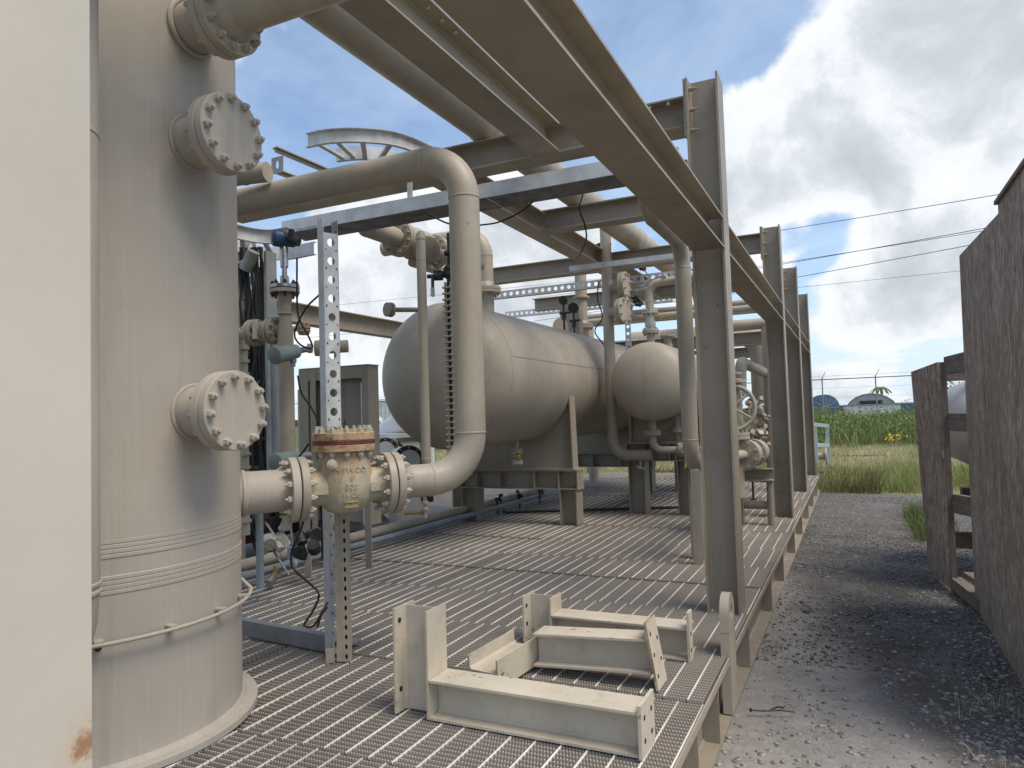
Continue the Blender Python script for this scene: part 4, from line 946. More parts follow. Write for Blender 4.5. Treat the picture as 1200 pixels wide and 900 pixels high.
# ---------------------------------------------------------------- swing check valve on the 37 degree nozzle
az = math.radians(37); dv = V((math.sin(az), math.cos(az), 0)); sv = V((math.cos(az), -math.sin(az), 0))   # sv points to the viewer side
T0 = V((TX, TY, -0.312))
tL, tR_ = 0.861, 1.319; tM = (tL + tR_) / 2
def L_(t, side=0.0, z=0.0): return T0 + dv * t + sv * side + Z_ * z
R6, FR6, F6 = 0.083, 0.1525, 0.037
bb = B(); bb.cyl(L_(TR - 0.08), L_(tL - F6 - 0.002), 0.098, 40); bb.ring(L_(TR + 0.012), dv, 0.098, 0.01, 0.008, 40); nz = part('nozzle', bb, tower_paint, tw)
f1 = part('nozzle_flange', B().disc(L_(tL - F6 / 2 - 0.003), dv, FR6, F6, 56, 0.003), tower_paint, tw)
bolt_ring(f1, L_(tL - F6 - 0.003), -dv, 0.1285, 12, BM, chip_paint)
cv = thing('check_valve', tuple(L_(tM, 0, -0.14)), 'stained flanged check valve with rusty bolted bonnet beside the tower', 'valve')
part('gasket', B().cyl(L_(tL - 0.004), L_(tL + 0.004), FR6 - 0.014, 40), gasket, cv)
part('gasket', B().cyl(L_(tR_ - 0.004), L_(tR_ + 0.004), FR6 - 0.014, 40), gasket, cv)
fa = part('end_flange', B().disc(L_(tL + F6 / 2 + 0.003), dv, FR6, F6, 56, 0.003), paint, cv)
fb = part('end_flange', B().disc(L_(tR_ - F6 / 2 - 0.003), dv, FR6, F6, 56, 0.003), paint, cv)
bolt_ring(fa, L_(tL + F6 + 0.003), dv, 0.1285, 12, BM, chip_paint); bolt_ring(fb, L_(tR_ - F6 - 0.003), -dv, 0.1285, 12, BM, chip_paint)
c = L_(tM)
bb = B()
bb.rev([(0.0, -0.134), (0.045, -0.131), (0.082, -0.118), (0.112, -0.088), (0.128, -0.050), (0.135, 0.0), (0.134, 0.05), (0.128, 0.10), (0.120, 0.15), (0.118, 0.19)], c, Z_, 64)
bb.rev([(0.095, -(tM - tL - F6)), (0.084, -0.17), (0.084, -0.13), (0.094, -0.09)], c, dv, 48)
bb.rev([(0.094, 0.09), (0.084, 0.13), (0.084, 0.17), (0.095, tR_ - tM - F6)], c, dv, 48)
body = part('body', bb, valve_paint, cv)
bb = B()
for sg in (-1, 1): part('body_boss', B().obox(c + dv * (sg * 0.140) - Z_ * 0.005 + sv * 0.055, dv, sv, Z_, 0.038, 0.040, 0.020), valve_paint, cv)
bb = B(); bb.disc(c + Z_ * 0.187, Z_, 0.150, 0.034, 56, 0.003); bf1 = part('body_flange', bb, bonnet_paint, cv)
bb = B(); bb.rev([(0.149, 0.0), (0.151, 0.004), (0.1495, 0.010), (0.151, 0.016), (0.149, 0.021)], c + Z_ * 0.2035, Z_, 56); part('sealant_band', bb, seal_red, cv)
bb = B(); bb.disc(c + Z_ * 0.2425, Z_, 0.150, 0.037, 56, 0.003); bb.rev([(0.085, 0), (0.080, 0.012), (0.0, 0.016)], c + Z_ * 0.261, Z_, 40); bf2 = part('bonnet', bb, bonnet_paint, cv)
bolt_ring(bf2, c + Z_ * 0.261, Z_, 0.127, 12, BM, galv_bolt); bolt_ring(bf1, c + Z_ * 0.170, -Z_, 0.1285, 12, BM, bonnet_paint)
part('lifting_eye', B().rev([(0.010, 0), (0.010, 0.03), (0.006, 0.055), (0.004, 0.06)], c + Z_ * 0.27 + dv * 0.01, Z_, 10), darkmetal, cv)
# hinge pin plug on the shoulder
q = c + Z_ * 0.115 - dv * 0.080 + sv * 0.095; dq = (sv - dv * 0.25).normalized()
part('hinge_pin_plug', B().cyl(q - dq * 0.02, q + dq * 0.022, 0.024, 24).cyl(q + dq * 0.022, q + dq * 0.026, 0.017, 20).cyl(q + dq * 0.026, q + dq * 0.040, 0.011, 6), chip_paint, cv)
# raised foundry lettering bent round the body
def cast_text(s, size, zc, r, off=0.0):
    cu = bpy.data.curves.new('lettering', 'FONT'); cu.body = s; cu.size = size; cu.extrude = 0.0040; cu.align_x = 'CENTER'; cu.align_y = 'CENTER'; cu.offset = 0.0; cu.space_character = 1.2
    o = bpy.data.objects.new('tmp', cu); me = bpy.data.meshes.new_from_object(o); bpy.data.objects.remove(o)
    me.name = 'lettering'; org = root_loc(cv)
    for v in me.vertices:
        x, y, z = v.co; a = (x + off) / r
        n_ = (sv * math.cos(a) + dv * math.sin(a)); p = c + n_ * (r + z) + Z_ * (zc + y); v.co = p - org
    o = link('cast_lettering', me, valve_paint, cv); return o
cast_text('NEWCO', 0.036, 0.082, 0.1300); cast_text('6', 0.032, 0.043, 0.1335); cast_text('300', 0.035, 0.005, 0.1345); cast_text('WCB', 0.033, -0.034, 0.1300)
bb = B(); aa = [-0.25, -0.12, 0, 0.12, 0.25]
for z_, h_, r_ in ((-0.064, 0.004, 0.1240), (-0.083, 0.010, 0.1160)):
    for a0, a1 in zip(aa[:-1], aa[1:]):
        p0 = c + (sv * math.cos(a0) + dv * math.sin(a0)) * r_ + Z_ * z_; p1 = c + (sv * math.cos(a1) + dv * math.sin(a1)) * r_ + Z_ * z_
        bb.obox((p0 + p1) / 2, p1 - p0, ((p0 + p1) / 2 - c - Z_ * z_), Z_, (p1 - p0).length / 2 + 0.001, 0.006, h_)
part('cast_tag', bb, yellow_cast, cv)
bb = B(); p0 = c + sv * 0.118 - Z_ * 0.05; bb.sweep([c + sv * 0.130 - Z_ * 0.052, c + sv * 0.118 - Z_ * 0.083, c + sv * 0.098 - Z_ * 0.104, c + sv * 0.06 - Z_ * 0.127], 0.003, 6); part('casting_ridge', bb, yellow_cast, cv)

# ---------------------------------------------------------------- big riser pipe from the valve up and back to the left
tv = 1.768; pv = L_(tv)
rp = thing('riser_pipe', tuple(L_(tR_ + 0.02)), 'big beige pipe rising from the check valve and bending back left', 'pipe')
fc_ = part('weld_neck_flange', B().disc(L_(tR_ + F6 / 2 + 0.003), dv, FR6, F6, 56, 0.003).rev([(0.103, 0), (0.097, 0.018), (R6, 0.055)], L_(tR_ + F6 + 0.003), dv, 40), paint, rp)
bolt_ring(fc_, L_(tR_ + F6 + 0.003), dv, 0.1285, 12, BM, chip_paint)
ZT = 1.422
bb = B(); bb.pipe([L_(tR_ + 0.08), pv, V((pv.x, pv.y, ZT)), V((-5.2, pv.y, ZT))], R6, bend=0.235, n=48); bb.ring(L_(tR_ + 0.098), dv, R6, 0.004, 0.002, 40)
part('pipe', bb, paint, rp)

# ---------------------------------------------------------------- horizontal vessels
def head(r, y0, sg, k=10):
    return [(r * math.cos(a), sg * 0.5 * r * math.sin(a)) for a in [PI / 2 * i / k for i in range(k + 1)]]
def hvessel(name, label, xc, zc, R, ya, yb, saddles, legs_w, m, top=-0.47, dz_leg=0.0):
    t = thing(name, (xc, (ya + yb) / 2, DZ), label, 'vessel')
    prof = [(r, -h) for r, h in reversed(head(R, 0, 1))] + [(r, (yb - ya) + h) for r, h in head(R, 0, 1)[1:]]
    prof.insert(len(head(R, 0, 1)), (R, yb - ya))
    bb = B(); bb.rev(prof, (xc, ya, zc), Y_, 96); part('shell', bb, m, t, angle=1.0)
    bb = B()
    for y in [ya, yb] + [ya + 2.4 * i for i in range(1, int((yb - ya) / 2.4))]: bb.ring((xc, y, zc), Y_, R, 0.006, 0.0022, 96)
    bb.rev([(R + 0.0022, -0.003), (R + 0.0022, 0.003)], (xc, ya, zc), Y_, 3) if False else None
    for y in (ya + 0.05,): 
        a = math.radians(12); bb.bar((xc + (R + 0.001) * math.cos(a), y, zc + (R + 0.001) * math.sin(a)), (xc + (R + 0.001) * math.cos(a), yb, zc + (R + 0.001) * math.sin(a)), 0.006, 0.012)
    part('weld_seam', bb, m, t)
    for y in saddles:
        zt = top; w2 = legs_w / 2
        # saddle web cut to the shell, side and base plates
        poly = [(-w2, zt + 0.012), (w2, zt + 0.012), (w2 * 0.97, zc - R * 0.28)]
        a0 = math.asin(min(0.99, max(-0.99, (-R * 0.28) / R)))
        n = 16; x_in = R * math.cos(a0)
        poly = [(-w2, zt + 0.012), (w2, zt + 0.012), (w2 * 0.985, zc - R * 0.22)]
        st = math.asin(-0.22)
        if w2 * 0.985 > R * math.cos(st): poly.append((R * math.cos(st) * 1.0, zc - R * 0.22))
        for i in range(n + 1):
            a = st - (PI + 2 * st) * i / n; poly.append(((R - 0.003) * math.cos(a), zc + (R - 0.003) * math.sin(a)))
        if w2 * 0.985 > R * math.cos(st): pass
        poly.append((-w2 * 0.985, zc - R * 0.22))
        s = part('saddle', B().plate(poly, (xc, y, 0), X_, Z_, 0.014), steel_paint, t)
        for sg in (-1, 1):
            part('saddle_side_plate', B().bar((xc + sg * w2, y, zt + 0.012), (xc + sg * w2 * 0.975, y, zc - R * 0.215), 0.16, 0.014, (1, 0, 0)), steel_paint, s)
        part('saddle_base', B().box((xc - w2 - 0.03, y - 0.10, zt), (xc + w2 + 0.03, y + 0.10, zt + 0.014)), steel_paint, s)
        part('stand_beam', B().ib((xc - w2 - 0.06, y, zt - 0.11), (xc + w2 + 0.06, y, zt - 0.11), 0.215, 0.2, 0.012, 0.009), steel_paint, t)
        for sx in (-1, 1):
            lx_ = xc + sx * (w2 - 0.06)
            part('stand_leg', B().ib((lx_, y, DZ), (lx_, y, zt - 0.2185), 0.2, 0.2, 0.012, 0.009, (1, 0, 0)), steel_paint, t)
            for k in (-0.11, 0.11): part('stiffener', B().box((lx_ + k - 0.005, y - 0.098, zt - 0.205), (lx_ + k + 0.005, y + 0.098, zt - 0.014)), steel_paint, t)
        for k in (-0.2, 0.2): part('stiffener', B().box((xc + k * w2 * 1.6 - 0.005, y - 0.098, zt - 0.205), (xc + k * w2 * 1.6 + 0.005, y + 0.098, zt - 0.014)), steel_paint, t)
        if legs_w < 1: continue
    return t
BX, BZ, BR = -3.48, 0.41, 0.70
bv = hvessel('horizontal_vessel', 'largest horizontal beige tank on saddles in the middle of the skid', BX, BZ, BR, 5.88, 11.9, (7.46, 10.7), 1.36, paint, top=-0.60)
SX, SZ, SR = -2.08, 0.355, 0.45
sv2 = hvessel('small_horizontal_vessel', 'smaller horizontal vessel, its rounded end right of the largest tank', SX, SZ, SR, 8.05, 11.6, (8.48, 10.9), 0.70, paint, top=-0.36)

def nozz(t, p, ax, r, L, Rf=None, tf=0.03, m=None, nb=8, blind=False):
    p = V(p); ax = V(ax).normalized(); Rf = Rf or r * 1.85; m = m or paint
    bb = B().cyl(p, p + ax * L, r, 24); bb.ring(p + ax * 0.01, ax, r, 0.012, 0.008, 24); part('nozzle', bb, m, t)
    bb = B().disc(p + ax * (L + tf / 2), ax, Rf, tf, 32); bb.bolts(p + ax * (L + tf), ax, Rf * 0.82, nb, Rf * 0.1, tf * 2.05)
    part('nozzle_flange', bb, m, t)
    return p + ax * (L + tf)
# big vessel: top nozzles with risers, drain valve, end cap nozzle
e = nozz(bv, (BX, 6.75, BZ + BR - 0.03), Z_, 0.085, 0.24, 0.16)
t = thing('vapour_riser', tuple(e), 'flanged pipe rising from the front top of the largest tank and bending away', 'pipe')
bb = B().disc(e + Z_ * 0.018, Z_, 0.16, 0.03, 32).rev([(0.11, 0), (0.085, 0.06)], e + Z_ * 0.033, Z_, 28); part('weld_neck_flange', bb, paint, t)
bb = B().pipe([e + Z_ * 0.08, e + Z_ * 0.62, e + Z_ * 0.62 - X_ * 1.3], 0.085, n=28); part('pipe', bb, paint, t)
e = nozz(bv, (BX, 9.75, BZ + BR - 0.03), Z_, 0.085, 0.16, 0.16)
t = thing('second_riser', tuple(e), 'flanged vertical pipe on the back top of the largest tank', 'pipe')
part('weld_neck_flange', B().disc(e + Z_ * 0.018, Z_, 0.16, 0.03, 32).rev([(0.11, 0), (0.085, 0.05)], e + Z_ * 0.033, Z_, 28), paint, t)
part('pipe', B().cyl(e + Z_ * 0.06, e + Z_ * 0.78, 0.085, 24).disc(e + Z_ * 0.42, Z_, 0.12, 0.03), paint, t)
# drain on the belly
q = V((BX + 0.18, 7.02, BZ - BR + 0.03))
part('drain_nozzle', B().cyl(q, q - Z_ * 0.10, 0.026, 16), paint, bv)
t = thing('drain_valve', tuple(q - Z_ * 0.12), 'small flanged brass toned drain valve hanging under the largest tank', 'valve')
bb = B()
for k in range(4): bb.disc(q - Z_ * (0.105 + (0, 0.018, 0.12, 0.138)[k]), Z_, 0.062, 0.014, 20)
bb.bolts(q - Z_ * 0.114, Z_, 0.048, 4, 0.010, 0.034).bolts(q - Z_ * 0.234, Z_, 0.048, 4, 0.010, 0.034); part('flange', bb, galv_bolt, t)
part('body', B().rev([(0.028, 0), (0.042, 0.03), (0.042, 0.06), (0.028, 0.09)], q - Z_ * 0.22, Z_, 16), brass, t)
# lifting lug and platform clips on top of the vessel
for y in (9.15,):
    poly = [(-0.11, 0), (0.11, 0), (0.11, 0.12)] + [(0.11 * math.cos(a), 0.12 + 0.13 * math.sin(a)) for a in [PI * k / 8 for k in range(1, 8)]] + [(-0.11, 0.12)]
    part('lifting_lug', B().plate(poly, (BX - 0.1, y, BZ + BR - 0.02), (0.8, 0.6, 0), Z_, 0.03), paint, bv)
t = thing('junction_panel', (BX + 0.02, 9.5, BZ + BR), 'beige plate box standing on the largest tank behind its lug', 'panel')
part('box', B().box((BX - 0.16, 9.30, BZ + BR - 0.02), (BX + 0.10, 9.42, BZ + BR + 0.38)), paint, t); part('edge_plate', B().box((BX + 0.11, 9.28, BZ + BR - 0.02), (BX + 0.125, 9.44, BZ + BR + 0.40)), steel_paint, t)
# small vessel fittings: two top nozzles, two bottom nozzles
for k, (dx, y, rr, L, rf) in enumerate(((-0.02, 8.25, 0.045, 0.14, 0.095), (0.10, 8.6, 0.045, 0.12, 0.095))):
    e = nozz(sv2, (SX + dx, y, SZ + SR - 0.02), Z_, rr, L, rf, 0.022)
    if k == 0: e_top = e
t = thing('top_block_valve', tuple(e_top), 'brassy flanged valve with yellow handle on top of the smaller vessel', 'valve')
bb = B()
for z_ in (0.013, 0.22, 0.243, 0.36): bb.disc(e_top + Z_ * z_, Z_, 0.095 if z_ < 0.3 else 0.05, 0.020, 24)
bb.bolts(e_top, Z_, 0.074, 8, 0.013, 0.045).bolts(e_top + Z_ * 0.23, Z_, 0.074, 8, 0.013, 0.045); part('flange', bb, galv_bolt, t)
part('body', B().rev([(0.05, 0), (0.065, 0.06), (0.055, 0.12), (0.05, 0.19)], e_top + Z_ * 0.02, Z_, 20), galv_bolt, t)
part('stem', B().cyl(e_top + V((0.05, 0, 0.15)), e_top + V((0.12, 0, 0.15)), 0.014, 10), brass, t); part('handle', B().bar(e_top + V((0.10, 0, 0.155)), e_top + V((0.33, 0.0, 0.175)), 0.022, 0.014), yellow, t)
t = thing('gas_outlet_pipe', tuple(e_top + Z_ * 0.30), 'thin pipe bending right from the valve above the smaller vessel', 'pipe')
part('pipe', B().pipe([e_top + Z_ * 0.27, e_top + Z_ * 0.56, e_top + V((1.12, 0, 0.62))], 0.047, bend=0.13, n=20), paint, t)
part('sample_valve', B().cyl(e_top + V((0.62, 0, 0.60)), e_top + V((0.62, 0, 0.78)), 0.016, 8).cyl(e_top + V((0.58, 0, 0.74)), e_top + V((0.66, 0, 0.74)), 0.022, 8).cyl(e_top + V((0.62, 0, 0.78)), e_top + V((0.62, 0, 0.86)), 0.008, 8), darkmetal, t)
e1 = nozz(sv2, (SX - 0.03, 8.2, SZ - SR + 0.03), -Z_, 0.045, 0.15, 0.095, 0.022)
e2 = nozz(sv2, (SX + 0.20, 8.5, SZ - SR + 0.05), -Z_, 0.055, 0.15, 0.105, 0.022)
t = thing('drain_manifold', tuple(e1), 'flanged elbow and yellow handled valve under the smaller vessel', 'valve')
part('flange', B().disc(e1 - Z_ * 0.013, Z_, 0.095, 0.022, 24).disc(e2 - Z_ * 0.013, Z_, 0.105, 0.022, 24), paint, t)
part('elbow', B().pipe([e1 - Z_ * 0.02, e1 - Z_ * 0.20, e1 + V((0.30, 0.05, -0.20))], 0.042, bend=0.11, n=18).pipe([e2 - Z_ * 0.02, e2 - Z_ * 0.14], 0.05, n=18), paint, t)
q = e1 + V((0.30, 0.05, -0.20)); bb = B()
for k in (0.0, 0.024, 0.16, 0.184): bb.disc(q + X_ * k, X_, 0.085, 0.02, 24)
bb.bolts(q + X_ * 0.012, X_, 0.066, 8, 0.012, 0.044).bolts(q + X_ * 0.172, X_, 0.066, 8, 0.012, 0.044)
part('valve_flange', bb, paint, t); part('valve_body', B().rev([(0.04, 0), (0.062, 0.05), (0.062, 0.09), (0.04, 0.14)], q + X_ * 0.02, X_, 16), galv_bolt, t)
part('handle', B().bar(q + V((0.09, -0.06, 0.02)), q + V((0.07, -0.09, -0.20)), 0.022, 0.012, (0, 1, 0)), yellow, t)
part('outlet', B().cyl(q + X_ * 0.19, q + X_ * 0.75, 0.042, 16), paint, t)
part('drain_tail', B().cyl(q + V((0.1, 0, -0.06)), q + V((0.1, 0, -0.24)), 0.014, 8), brass, t)

# ---------------------------------------------------------------- rack pipes
def pipe_thing(name, label, pts, r, bend=None, m=None, rings=(), group=None, n=28):
    t = thing(name, tuple(pts[0]), label, 'pipe', group); bb = B().pipe(pts, r, bend=bend, n=n)
    for p, ax in rings: bb.ring(p, ax, r, 0.006, 0.003, n)
    part('pipe', bb, m or paint, t); return t
t = pipe_thing('overhead_pipe', 'fattest overhead pipe lying on the upper cross beams', [(-2.34, -0.5, 2.145), (-2.34, 12.9, 2.145), (-2.34, 12.9, 0.9)], 0.137, rings=[((-2.34, 7.55, 2.145), Y_)])
part('clamp', B().ring((-2.34, 4.58, 2.145), Y_, 0.137, 0.025, 0.006), steel_paint, t); part('clamp', B().ring((-2.34, 8.62, 2.145), Y_, 0.137, 0.025, 0.006), steel_paint, t)
PZ = (-1.18, 5.78, -0.428)[2]
t = pipe_thing('downcomer_pipe', 'pipe dropping just left of the nearest column, ending in an elbow', [(-1.19, 4.69, 1.72), (-1.19, 4.69, 1.355), (-1.19, 5.78, 1.355), (-1.185, 5.78, PZ), (-1.185, 7.6, PZ)], 0.064, bend=0.20, n=36)
part('dummy_leg', B().box((-1.185, 5.72, DZ), (-1.115, 5.732, PZ - 0.03)).box((-1.155, 5.732, DZ), (-1.145, 5.80, PZ - 0.03)), paint, t)
t = thing('pipe_post', (-1.20, 6.0, DZ), 'short steel post under the downcomer elbow', 'post'); part('post', B().ib((-1.20, 6.0, DZ), (-1.20, 6.0, PZ - 0.065), 0.10, 0.10, 0.01, 0.007, (1, 0, 0)), steel_paint, t)
VX, VY = -2.63, 8.32; zb = (-2.284, 8.25, -0.502)[2]
t = pipe_thing('vertical_loop_pipe', 'slim vertical pipe in front of the gap between both vessels', [(VX, VY, 2.32), (VX, VY, zb), (-2.16, VY, zb)], 0.066, bend=0.20)
for k, (z_, dd) in enumerate((((-2.321, 8.3, 1.538)[2], X_), ((-2.281, 8.3, 1.227)[2], (X_ - Y_ * 0.25).normalized()))):
    e = nozz(t, (VX + 0.04, VY, z_), dd, 0.07, 0.13, 0.165, 0.035); bb = B().disc(e + dd * 0.022, dd, 0.165, 0.035, 32); bb.bolts(e + dd * 0.04, dd, 0.130, 8, 0.013, 0.0, both=False); part('blind_flange', bb, paint, t)
lumpy_bb = B(); lumpy(lumpy_bb, (VX + 0.33, VY + 0.1, (-2.204, 8.3, 1.352)[2]), 0.06, 9); part('cable_glands', lumpy_bb, rubber, t)
part('drain_cock', B().cyl((-2.30, VY, zb - 0.04), (-2.30, VY, zb - 0.16), 0.014, 8).bar((-2.34, VY - 0.02, zb - 0.13), (-2.24, VY - 0.02, zb - 0.16), 0.024, 0.024), galv_bolt, t)

# slim standpipe with a ball valve and a riveted level bridle, left of the big riser
sp = (-2.69, 4.24)
t = pipe_thing('slim_standpipe', 'slim vertical standpipe left of the big riser pipe', [(sp[0] + 0.02, sp[1] + 0.5, -0.37), (sp[0], sp[1], -0.37), (sp[0], sp[1], 1.27)], 0.033)
bb = B(); bb.rev([(0.033, 0), (0.037, 0.003), (0.037, 0.010), (0.030, 0.045), (0.022, 0.06), (0.0, 0.066)], (sp[0], sp[1], 1.26), Z_, 24).ring((sp[0], sp[1], 1.12), Z_, 0.033); part('cap', bb, paint, t)
v0 = V((sp[0], sp[1], 1.0)); dd = V((0.93, 0.36, 0))
t = thing('gauge_ball_valve', tuple(v0 + dd * 0.1), 'small dark ball valve branching off the slim standpipe', 'valve')
part('nipple', B().cyl(v0 + dd * 0.04, v0 + dd * 0.24, 0.015, 10), darkmetal, t); part('body', B().cyl(v0 + dd * 0.09, v0 + dd * 0.15, 0.033, 10).bar(v0 + dd * 0.12 - Z_ * 0.02, v0 + dd * 0.12 + Z_ * 0.035, 0.05, 0.05, (1, 0, 0)), darkmetal, t)
part('handle', B().bar(v0 + dd * 0.10 - Y_ * 0.04, v0 + dd * 0.10 - Y_ * 0.045 - Z_ * 0.13, 0.014, 0.02), darkmetal, t); part('grip', B().bar(v0 + dd * 0.10 - Y_ * 0.046 - Z_ * 0.09, v0 + dd * 0.10 - Y_ * 0.047 - Z_ * 0.15, 0.018, 0.028), stainless, t)
gx = V((sp[0] + 0.185, sp[1] + 0.072, 0))
t = thing('level_gauge', (gx.x, gx.y, -0.35), 'tall riveted level gauge hanging beside the big riser pipe', 'gauge')
part('chamber', B().cyl((gx.x, gx.y, -0.30), (gx.x, gx.y, 1.04), 0.022, 12).rev([(0.03, 0), (0.045, 0.02), (0.045, 0.07), (0.03, 0.09)], (gx.x, gx.y, 0.98), Z_, 14), darkmetal, t)
gs = B().box((gx.x - 0.030, gx.y - 0.030, -0.22), (gx.x - 0.012, gx.y + 0.01, 0.95)).box((gx.x + 0.014, gx.y - 0.030, -0.22), (gx.x + 0.032, gx.y + 0.01, 0.95)); part('side_rail', gs, paint, t)
for k in range(27):
    part('rung', B().box((gx.x - 0.038, gx.y - 0.042, -0.20 + k * 0.0425), (gx.x + 0.042, gx.y - 0.024, -0.188 + k * 0.0425)).cyl((gx.x - 0.026, gx.y - 0.055, -0.194 + k * 0.0425), (gx.x - 0.026, gx.y - 0.04, -0.194 + k * 0.0425), 0.007, 6).cyl((gx.x + 0.028, gx.y - 0.055, -0.194 + k * 0.0425), (gx.x + 0.028, gx.y - 0.04, -0.194 + k * 0.0425), 0.007, 6), paint, t)
part('vent_cock', B().cyl((gx.x, gx.y, 1.06), (gx.x, gx.y, 1.30), 0.014, 8).cyl((gx.x - 0.03, gx.y, 1.16), (gx.x + 0.04, gx.y, 1.16), 0.02, 8), darkmetal, t)
part('drain_tubes', B().sweep([(gx.x, gx.y, -0.28), (gx.x + 0.01, gx.y + 0.04, -0.36), (gx.x + 0.02, gx.y + 0.1, -0.40)], 0.014, 8).cyl((gx.x - 0.05, gx.y + 0.1, -0.33), (gx.x + 0.03, gx.y + 0.12, -0.33), 0.02, 8), paint, t)
# flanged line high on the left running along the skid
q = V((-3.473, 5.032, 1.565)); R_ = 0.082
t = thing('left_header_pipe', (q.x, q.y - 1.6, q.z), 'long overhead pipe at left with a flanged valve on it', 'pipe')
part('pipe', B().cyl((q.x, 4.66, q.z), (q.x, q.y + 0.05, q.z), R_, 28).ring((q.x, q.y - 0.35, q.z), Y_, R_), paint, t)
part('pipe', B().cyl((q.x, q.y + 0.75, q.z), (q.x, 6.35, q.z), R_, 28), paint, t)
vv = thing('flanged_header_valve', (q.x, q.y + 0.1, q.z), 'flanged globe valve in the overhead line behind the slim standpipe', 'valve')
bb = B()
for y_ in (0.075, 0.115, 0.66, 0.70): bb.disc((q.x, q.y + y_, q.z), Y_, 0.155, 0.035, 32)
bb.bolts((q.x, q.y + 0.095, q.z), Y_, 0.128, 12, 0.015, 0.075).bolts((q.x, q.y + 0.68, q.z), Y_, 0.128, 12, 0.015, 0.075); part('flange', bb, paint, vv)
part('body', B().rev([(0.09, 0.13), (0.10, 0.2), (0.145, 0.30), (0.145, 0.48), (0.10, 0.58), (0.09, 0.64)], (q.x, q.y, q.z), Y_, 28), paint, vv)
w_ = V((q.x + 0.25, q.y + 0.15, q.z - 0.12)); bb = B().rev([(0.10, 0), (0.12, 0.01), (0.12, 0.03), (0.10, 0.04)], w_, (0.3, -1, -0.2), 24).bolts(w_, (0.3, -1, -0.2), 0.085, 8, 0.013, 0.05); part('side_flange', bb, steel_paint, vv)
part('side_pipe', B().cyl(w_, w_ + V((0.12, 0.75, -0.02)), 0.045, 16), paint, vv)
pipe_thing('small_header_pipe', 'thinner pipe running below the overhead header line', [(q.x - 0.02, 5.35, q.z - 0.16), (q.x - 0.02, 6.3, q.z - 0.16)], 0.042)
# instrument nozzle seen left over the vessel head
p0 = V((-3.95, 6.6, 0.93)); dd = V((-0.97, -0.25, 0.05)).normalized()
q = V((-3.804, 5.456, 1.018)); s_ = V((-3.641, 5.534, 1.013)); dd = (q - s_).normalized()
t = thing('side_stub', tuple(q), 'small round flanged stub poking out left above the tank end', 'pipe')
ff = (dd * 0.5 - Y_ * 0.8).normalized(); part('stub', B().cyl(s_ - dd * 0.1, q, 0.022, 12), steel_paint, t); part('flange', B().disc(q, ff, 0.068, 0.03, 20).bolts(q, ff, 0.05, 6, 0.009, 0.03), steel_paint, t); part('cap', B().disc(q + ff * 0.034, ff, 0.066, 0.028, 20), steel_paint, t)

# ---------------------------------------------------------------- pipes at the far end
pipe_thing('far_header_pipe', 'fat pale pipe crossing behind the smaller vessel', [(-3.6, 12.7, 1.28), (-1.35, 12.7, 1.28), (-1.35, 12.7, -0.9)], 0.19, bend=0.35)
pipe_thing('far_cross_pipe', 'horizontal pipe seen right of the nearest column behind the rail', [(-1.9, 9.95, 1.13), (-0.98, 9.95, 1.13), (-0.98, 9.95, -0.9)], 0.075, bend=0.02, n=24)
for i, (z_, y_) in enumerate(((1.40, 10.3), (1.52, 10.6), (1.23, 12.1))):
    pipe_thing('thin_cross_pipe', ['lowest thin cross pipe in the far tangle', 'thin cross pipe above another thin one in the far tangle', 'thin cross pipe just over the fat pale pipe'][i], [(-3.9, y_, z_), (-1.1, y_, z_)], 0.045, n=16, group='thin cross pipes at the far end')
pipe_thing('far_vertical_pipe', 'grey vertical pipe behind the largest tank left of its riser flange', [(-4.3, 12.4, DZ), (-4.3, 12.4, 1.75)], 0.09)
t = thing('relief_cap_vent', (-3.0, 8.9, 2.05), 'small mushroom vent poking over the upper cross beam', 'vent'); q = V((-2.83, 8.852, 2.181)); part('vent', B().cyl(q - Z_ * 0.35, q, 0.03, 10).rev([(0.03, 0), (0.10, 0.0), (0.11, 0.015), (0.05, 0.04), (0, 0.045)], q, Z_, 20), darkmetal, t)
t = pipe_thing('far_loop_pipe', 'pipe loop behind the handwheel seen between the columns', [(-1.127, 8.321, 0.173), (-1.11, 8.311, 0.535), (-1.02, 10.13, 0.471), (-0.979, 10.15, 0.47)], 0.062, bend=0.09)
pipe_thing('lane_side_vertical_pipe', 'vertical pipe just left of the second column', [(-1.006, 10.199, 1.435), ((-1.031, 10.236, 0.476)[0], (-1.031, 10.236, 0.476)[1], -0.9)], 0.058)
# handwheel gate valve
hc = V((-1.068, 7.249, 0.021)); ax = V((0.30, -0.95, 0.0)).normalized(); hr = 0.215
t = thing('handwheel_valve', (hc.x, hc.y, DZ), 'gate valve with a big spoked handwheel behind the nearest column', 'valve')
x_ = Z_; y_ = ax.cross(x_); pts = [hc + x_ * (hr * math.cos(2 * PI * i / 36)) + y_ * (hr * math.sin(2 * PI * i / 36)) for i in range(37)]
part('handwheel_rim', B().sweep(pts, 0.021, 12, cap=False), paint, t)
for i in range(5):
    a = 2 * PI * i / 5 + 0.4; part('spoke', B().sweep([hc, hc + (x_ * math.cos(a) + y_ * math.sin(a)) * hr * 0.5 + ax * 0.02, hc + (x_ * math.cos(a) + y_ * math.sin(a)) * hr], 0.013, 8), paint, t)
part('hub', B().cyl(hc - ax * 0.03, hc + ax * 0.03, 0.04, 16).cyl(hc + ax * 0.03, hc + ax * 0.07, 0.018, 6), darkmetal, t)
part('stem', B().cyl(hc, hc - ax * 0.30, 0.018, 10), stainless, t)
